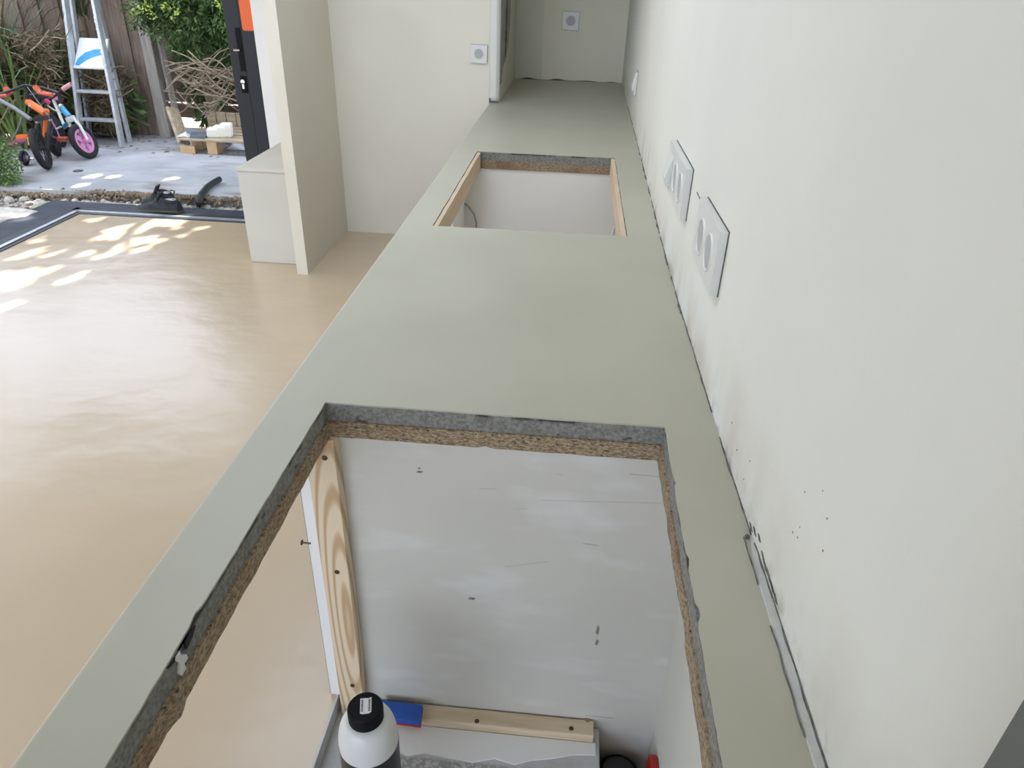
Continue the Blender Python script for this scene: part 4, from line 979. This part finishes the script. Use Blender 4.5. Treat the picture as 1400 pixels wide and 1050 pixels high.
straps('fresh yellow-green strap plant standing left of the ladder', (at(16, 150, 1, 6.74).x, 6.74, -.08), 30, 1.15, .032, (m_bladeY, m_bladeY, m_blade), 54, arches=(.3, .5, .8))
straps('dark strap-leaved clump deep behind the green shrub', (-6.1, 6.6, .1), 70, 1.2, .035, (m_blade, m_straw), 55)
straps('dark strap-leaved clump against the board fence', (-5.9, 7.12, .7), 80, 1.1, .03, (m_blade, m_blade, m_straw), 56)
for k_, p_ in enumerate(((-5.55, 7.05), (-5.2, 7.25), (-4.85, 7.40), (-6.1, 6.6), (-5.9, 7.3))): pass
# dry grass thatch
random.seed(61)
th_ = MB()
for i in range(3600):
    u, v_ = random.uniform(-60, 105), random.uniform(48, 195)
    if random.random() < .35: u, v_ = random.uniform(100, 165), random.uniform(95, 178)
    y = (7.28 if u > 76 else 6.98)+random.uniform(-.08, .20)
    a = at(u, v_, 1, y); az = random.uniform(0, 6.28); L_ = random.uniform(.12, .42); d = Vector((math.cos(az), .4*math.sin(az), random.uniform(-.6, .7))); sg = random.uniform(-.06, .06)
    if a.z < -.02 or y > 7.52: continue
    if blocked([a+d*L_*(t-.5)+Vector((0, 0, sg*(1-(2*t-1)**2))) for t in (0, .17, .33, .5, .66, .83, 1)], .012): continue
    sd = Vector((random.uniform(-1, 1), random.uniform(-1, 1), random.uniform(-1, 1))).normalized()*random.uniform(.003, .007)
    pv = None
    for t in (0, .33, .66, 1):
        p = a+d*L_*(t-.5)+Vector((0, 0, sg*(1-(2*t-1)**2)))
        if pv: th_.quad(pv-sd, pv+sd, p+sd, p-sd)
        pv = p
tho = th_.build('dry_grass', m_straw); tho['kind'] = 'stuff'; tag(tho, 'tangled dry straw-coloured grass behind the bicycles and ladder', 'dry grass')
random.seed(62); dk = MB(); blobfoliage(dk, [((-5.4, 7.25, .45), .55, .18, .5), ((-6.0, 6.9, .5), .5, .3, .6), ((-4.7, 7.42, .3), .35, .08, .35)], 6000, .03, .12, .2, .4)
dko = dk.build('ivy_mass', m_leafD); dko['kind'] = 'stuff'; tag(dko, 'dark leafy undergrowth mass behind the dry grass', 'undergrowth')
random.seed(64); dk = MB(); blobfoliage(dk, [((-4.05, 8.1, .75), .28, .2, .9), ((-3.4, 8.15, .95), .7, .2, .55), ((-2.7, 8.1, .8), .6, .2, .8)], 9000, .03, .08, .2, .5)
dko = dk.build('hedge_mass', m_leafD); dko['kind'] = 'stuff'; tag(dko, 'dark hedge filling the shade in front of the plank fence', 'hedge')
# low green shrub at the edge
random.seed(63)
sh = thing('low_shrub', 'low bright green leafy shrub at the edge of the patio slab', 'shrub', (-4.85, 5.6, -.11))
q_ = MB(); blobfoliage(q_, [(at(u, v_, 1, y), r_, r_, r_*.9) for (u, v_, y, r_) in ((3, 232, 5.55, .13), (-15, 215, 5.6, .17), (14, 245, 5.5, .09), (5, 205, 5.75, .12), (-30, 240, 5.5, .18), (18, 228, 5.6, .08), (-5, 192, 5.8, .09))], 3800, .014, .026, .1, .4)
fo = q_.build('foliage', m_shrub, sh); fo['kind'] = 'stuff'
q_ = MB()
for i in range(9):
    a = i*.7; q_.tube([(-4.85, 5.6, -.11), (-4.85+.14*math.cos(a), 5.6+.12*math.sin(a), .05), (-4.85+.2*math.cos(a), 5.6+.18*math.sin(a), .16)], [.008, .006, .004], 5)
q_.build('stems', m_bark, sh)
# trees behind the fences: their crowns shade the patio, with gaps that let the sun through
random.seed(71)
crowns = [MB(), MB(), MB()]
for _ in range(64000):
    F = Vector((random.uniform(-5.7, .4), random.uniform(-1.6, 8.4), 0))
    yy = random.uniform(8.0, 9.3)
    t = (yy-F.y)/SUN.y
    if t < .5: continue
    p = F+SUN*t
    if p.z < 2.12: continue
    if in_beam(p, .036): continue
    k = 0 if p.x < -2.9 else (1 if p.x < -.6 else 2)
    n_ = (SUN+Vector((random.gauss(0, .45), random.gauss(0, .45), random.gauss(0, .45)))).normalized(); a = n_.cross(Vector((random.uniform(-1, 1), random.uniform(-1, 1), random.uniform(-1, 1))))
    if a.length < 1e-3: continue
    a.normalize(); b_ = n_.cross(a); n0 = len(crowns[k].v)
    crowns[k].v += [tuple(p-a*.062), tuple(p+b_*.036), tuple(p+a*.062), tuple(p-b_*.036)]; crowns[k].f.append((n0, n0+1, n0+2, n0+3))
for k, (x, lab) in enumerate(((-3.75, 'tall leafy tree behind the end of the vertical board fence'), (-1.75, 'tall leafy tree behind the dark plank fence'), (.65, 'tall leafy tree beyond the fence behind the house wall'))):
    t = thing('shade_tree', lab, 'tree', (x, 9.6, -.11))
    o = crowns[k].build('foliage', m_leafD, t); o['kind'] = 'stuff'
    MB().tube([(x, 9.6, -.1), (x+.05, 9.55, 1.2), (x-.05, 9.5, 2.4), (x+.1, 9.5, 4.2)], [.16, .13, .11, .04], 10).build('trunk', m_bark, t)
    for j in range(7):
        a = j*.9+k; MB().tube([(x, 9.5, 2.0+j*.25), (x+.4*math.cos(a), 9.5+.3*math.sin(a), 2.6+j*.3), (x+.75*math.cos(a), 9.5+.5*math.sin(a), 3.0+j*.3)], [.05, .035, .015], 6).build('branch', m_bark, t)

# ------------------------------------------------------------------ shoes, hose
def shoe(label, toe, heel, w_, h_, seed):
    """toe and heel on the ground; lofted upper on a sole"""
    toe, heel = Vector(toe), Vector(heel); d = toe-heel; L_ = d.length; d.normalize(); sd = Vector((-d.y, d.x, 0)); t = thing('shoe', label, 'shoe', (toe+heel)/2, 'pair of dark shoes on the sill')
    prof = [(0, .30, .0), (.03, .42, .78), (.12, .46, .92), (.25, .45, .86), (.36, .44, .90), (.46, .46, .98), (.58, .50, .80), (.72, .53, .58), (.86, .50, .42), (.95, .38, .30), (1.0, .15, .12)]
    n = 14; up = MB(); n0 = 0
    for i, (s_, hw, hh) in enumerate(prof):
        for k in range(n+1):
            a = math.pi*k/n; x = math.cos(a); z = math.sin(a)**.7
            p = heel+d*L_*s_+sd*(w_*hw*x*(1-.25*z))+Vector((0, 0, .022+(h_-.02)*hh*z)); up.v.append(tuple(p))
    for i in range(len(prof)-1):
        for k in range(n): up.f.append((i*(n+1)+k, i*(n+1)+k+1, (i+1)*(n+1)+k+1, (i+1)*(n+1)+k))
    up.build('upper', m_shoe, t, smooth=True)
    outl = []
    for s_, hw, hh in prof: outl.append(heel+d*L_*s_+sd*w_*(hw*1.04+.01))
    for s_, hw, hh in reversed(prof): outl.append(heel+d*L_*s_-sd*w_*(hw*1.04+.01))
    MB().prism(outl, (0, 0, 0), (0, 0, .026)).build('sole', m_shoeG, t, bevel=.004)
    # ankle collar, tongue and laces
    cl = MB(); c = heel+d*L_*.24; pts = [c+d*L_*.17*math.cos(a)+sd*w_*.40*math.sin(a)+Vector((0, 0, h_*(.90+.12*math.cos(a)))) for a in [i*math.pi/8 for i in range(17)]]; cl.tube(pts, .012, 8, cap=False); cl.build('collar', m_shoe, t, smooth=True)
    MB().prism([c+d*L_*.15*math.cos(a)+sd*w_*.36*math.sin(a) for a in [i*math.pi/6 for i in range(12)]], (0, 0, h_*.84), (0, 0, h_*.93)).build('lining', m_shoeW, t)
    tb_ = heel+d*L_*.46; MB().obox(tb_+Vector((0, 0, h_*1.12)), sd*w_*.26, d*.010, Vector((0, 0, h_*.30))+d*-.02).build('tongue', m_shoe, t, bevel=.006)
    for j in range(4):
        s_ = .50+.065*j; hz = h_*(.97-.10*j); q0 = heel+d*L_*s_; MB().tube([q0-sd*w_*.3+Vector((0, 0, hz-.012)), q0+Vector((0, 0, hz+.008)), q0+sd*w_*.3+Vector((0, 0, hz-.012))], .004, 6).build('lace', m_shoeG, t)
    MB().tube([heel+Vector((0, 0, h_*.8))-d*.004, heel-d*.02+Vector((0, 0, h_*1.05)), heel+d*.012+Vector((0, 0, h_*1.1))], .006, 6).build('pull_tab', m_shoeG, t)
    return t
ZL = -.012
a, b_ = at(192, 288, 2, 0), at(248, 287, 2, 0)
shoe('dark mesh work shoe with olive sole standing on the sill in front of its mate', (a.x-.02, 4.975, ZL), (b_.x+.02, 4.985, ZL), .105, .105, 1)
shoe('dark mesh work shoe standing half hidden behind its mate on the sill', (a.x-.07, 5.10, ZL), (b_.x-.10, 5.12, ZL-.0), .105, .115, 2)
hp = [at(u, v_, 2, z) for (u, v_, z) in ((271, 279, -.09), (272, 274, -.03), (275, 266, .0), (283, 256, 0), (291, 250, 0), (300, 245, .0))]
hs = thing('hose_piece', 'short length of dark flexible hose lying across the slab edge', 'hose', hp[2])
MB().tube(hp, .024, 12).build('hose_tube', m_hose, hs, smooth=True)
MB().tube([hp[-1]-(hp[-1]-hp[-2]).normalized()*.01, hp[-1]+(hp[-1]-hp[-2]).normalized()*.004], .018, 12).build('hose_bore', m_hole, hs)
pc = at(107, 234, 2, ZS); MB().lathe([(.001, 0), (.05, 0), (.045, .006), (.001, .008)], 14, Matrix.Translation((pc.x, pc.y, ZS))).build
lf = MB().lathe([(.001, -.002), (.045, -.002), (.04, .006), (.001, .008)], 12, Matrix.Translation((pc.x, pc.y, ZS))); tag(lf.build('flat_pebble', m_crack), 'small dark flat pebble lying alone on the concrete slab', 'pebble')

# ------------------------------------------------------------------ pallet
pa = thing('wooden_pallet', 'broken weathered wooden pallet on the slab beside the black door', 'pallet', (-3.4, 7.1, ZS))
zT = .115
pL_, pR_ = at(247, 196, 1, 6.86).x, -2.2
for i, (y0, y1) in enumerate(((6.85, 6.96), (6.99, 7.08), (7.12, 7.21), (7.26, 7.36), (7.40, 7.50))):
    MB().box(pL_+jag(i, 1, .04, 3), pR_, y0, y1, zT-.022, zT).build('deck_board', m_plank, pa, bevel=.003)
cbx = at(289, 198, 1, 6.87).x
for (x, y) in ((cbx, 6.87), (pL_+.06, 7.05), (cbx, 7.4), (pL_+.1, 7.4), (-2.4, 6.87), (-2.4, 7.4)):
    MB().box(x-.05, x+.05, y, y+.11, ZS, zT-.022).build('block', m_plankO, pa, bevel=.004)
MB().bar((pL_-.02, 6.88, ZS+.036), (pL_+.13, 6.865, ZS+.036), .02, .072).build('split_board', m_plankO, pa)
for i in range(9):
    x = pL_-.02+i*.105; MB().box(x, x+.095, 7.51, 7.535, ZS, .25+random.uniform(-.012, .012)).build('back_slat', m_plank, pa)
lu = MB().bar((pL_-.03, 6.98, zT-.08), (pL_-.15, 7.10, .34), .03, .16, up=(0, 1, 0)).build('upturned_board', m_plank, pa)
shp = [at(u, v_, 2, zT+.01) for (u, v_) in ((250, 192), (282, 187.5), (290, 181), (262, 182))]
for p in shp[:2]: p.y = 6.858
so2 = MB().prism([Vector((p.x, p.y, 0)) for p in shp], (0, 0, zT-.001), (0, 0, zT+.022)).build('slate_sheet', m_slate); tag(so2, 'blue-grey flat sheet lying on the pallet', 'sheet')
fc = at(297, 184, 1, 6.95)
fm = MB()
for (dx, dy, r_, h_) in ((-.045, 0, .055, .09), (.015, .02, .06, .11), (.07, .04, .055, .13)): fm.obox((fc.x+dx, 6.97+dy, zT+h_/2-.002), Vector((r_, .01, 0)), Vector((-.01, .05, 0)), Vector((.005, 0, h_/2)))
tag(fm.build('foam_lump', m_foam, bevel=.018), 'lumpy cream foam chunk lying on the pallet', 'foam')
random.seed(77)
def film(name, label, c, r_, h_, seed):
    q_ = MB(); n = 9
    for i in range(n+1):
        for j in range(n+1):
            x, y = (i/n-.5)*2, (j/n-.5)*2; q_.v.append((c[0]+x*r_, c[1]+y*r_*.7, c[2]+h_*max(0, 1-x*x)*max(0, 1-y*y)*(.6+.9*mnoise.noise((x*2, y*2, seed)))+.004))
    for i in range(n):
        for j in range(n): k = i*(n+1)+j; q_.f.append((k, k+1, k+n+2, k+n+1))
    o = q_.build(name, m_film, smooth=True); md = o.modifiers.new('solid', 'SOLIDIFY'); md.thickness = .002
    return tag(o, label, 'plastic film')
film('plastic_film', 'crumpled clear film on the corner of the pallet', (pL_+.02, 6.93, zT), .07, .045, 3)
fp3 = at(325, 203, 2, ZS); film('plastic_film', 'crumpled white film on the slab beside the pallet block', (fp3.x+.02, fp3.y, ZS), .11, .10, 6)
random.seed(81); lt = MB()
for i in range(90):
    x, y = random.uniform(-4.7, -2.6), random.uniform(6.75, 7.5); leafquad(lt, Vector((x, y, ZS+.004)), Vector((random.uniform(-1, 1), random.uniform(-1, 1), 0)), .025, .05)
lto = lt.build('leaf_litter', m_dirt); lto['kind'] = 'stuff'; tag(lto, 'scattered brown leaf litter along the foot of the fence', 'leaf litter')
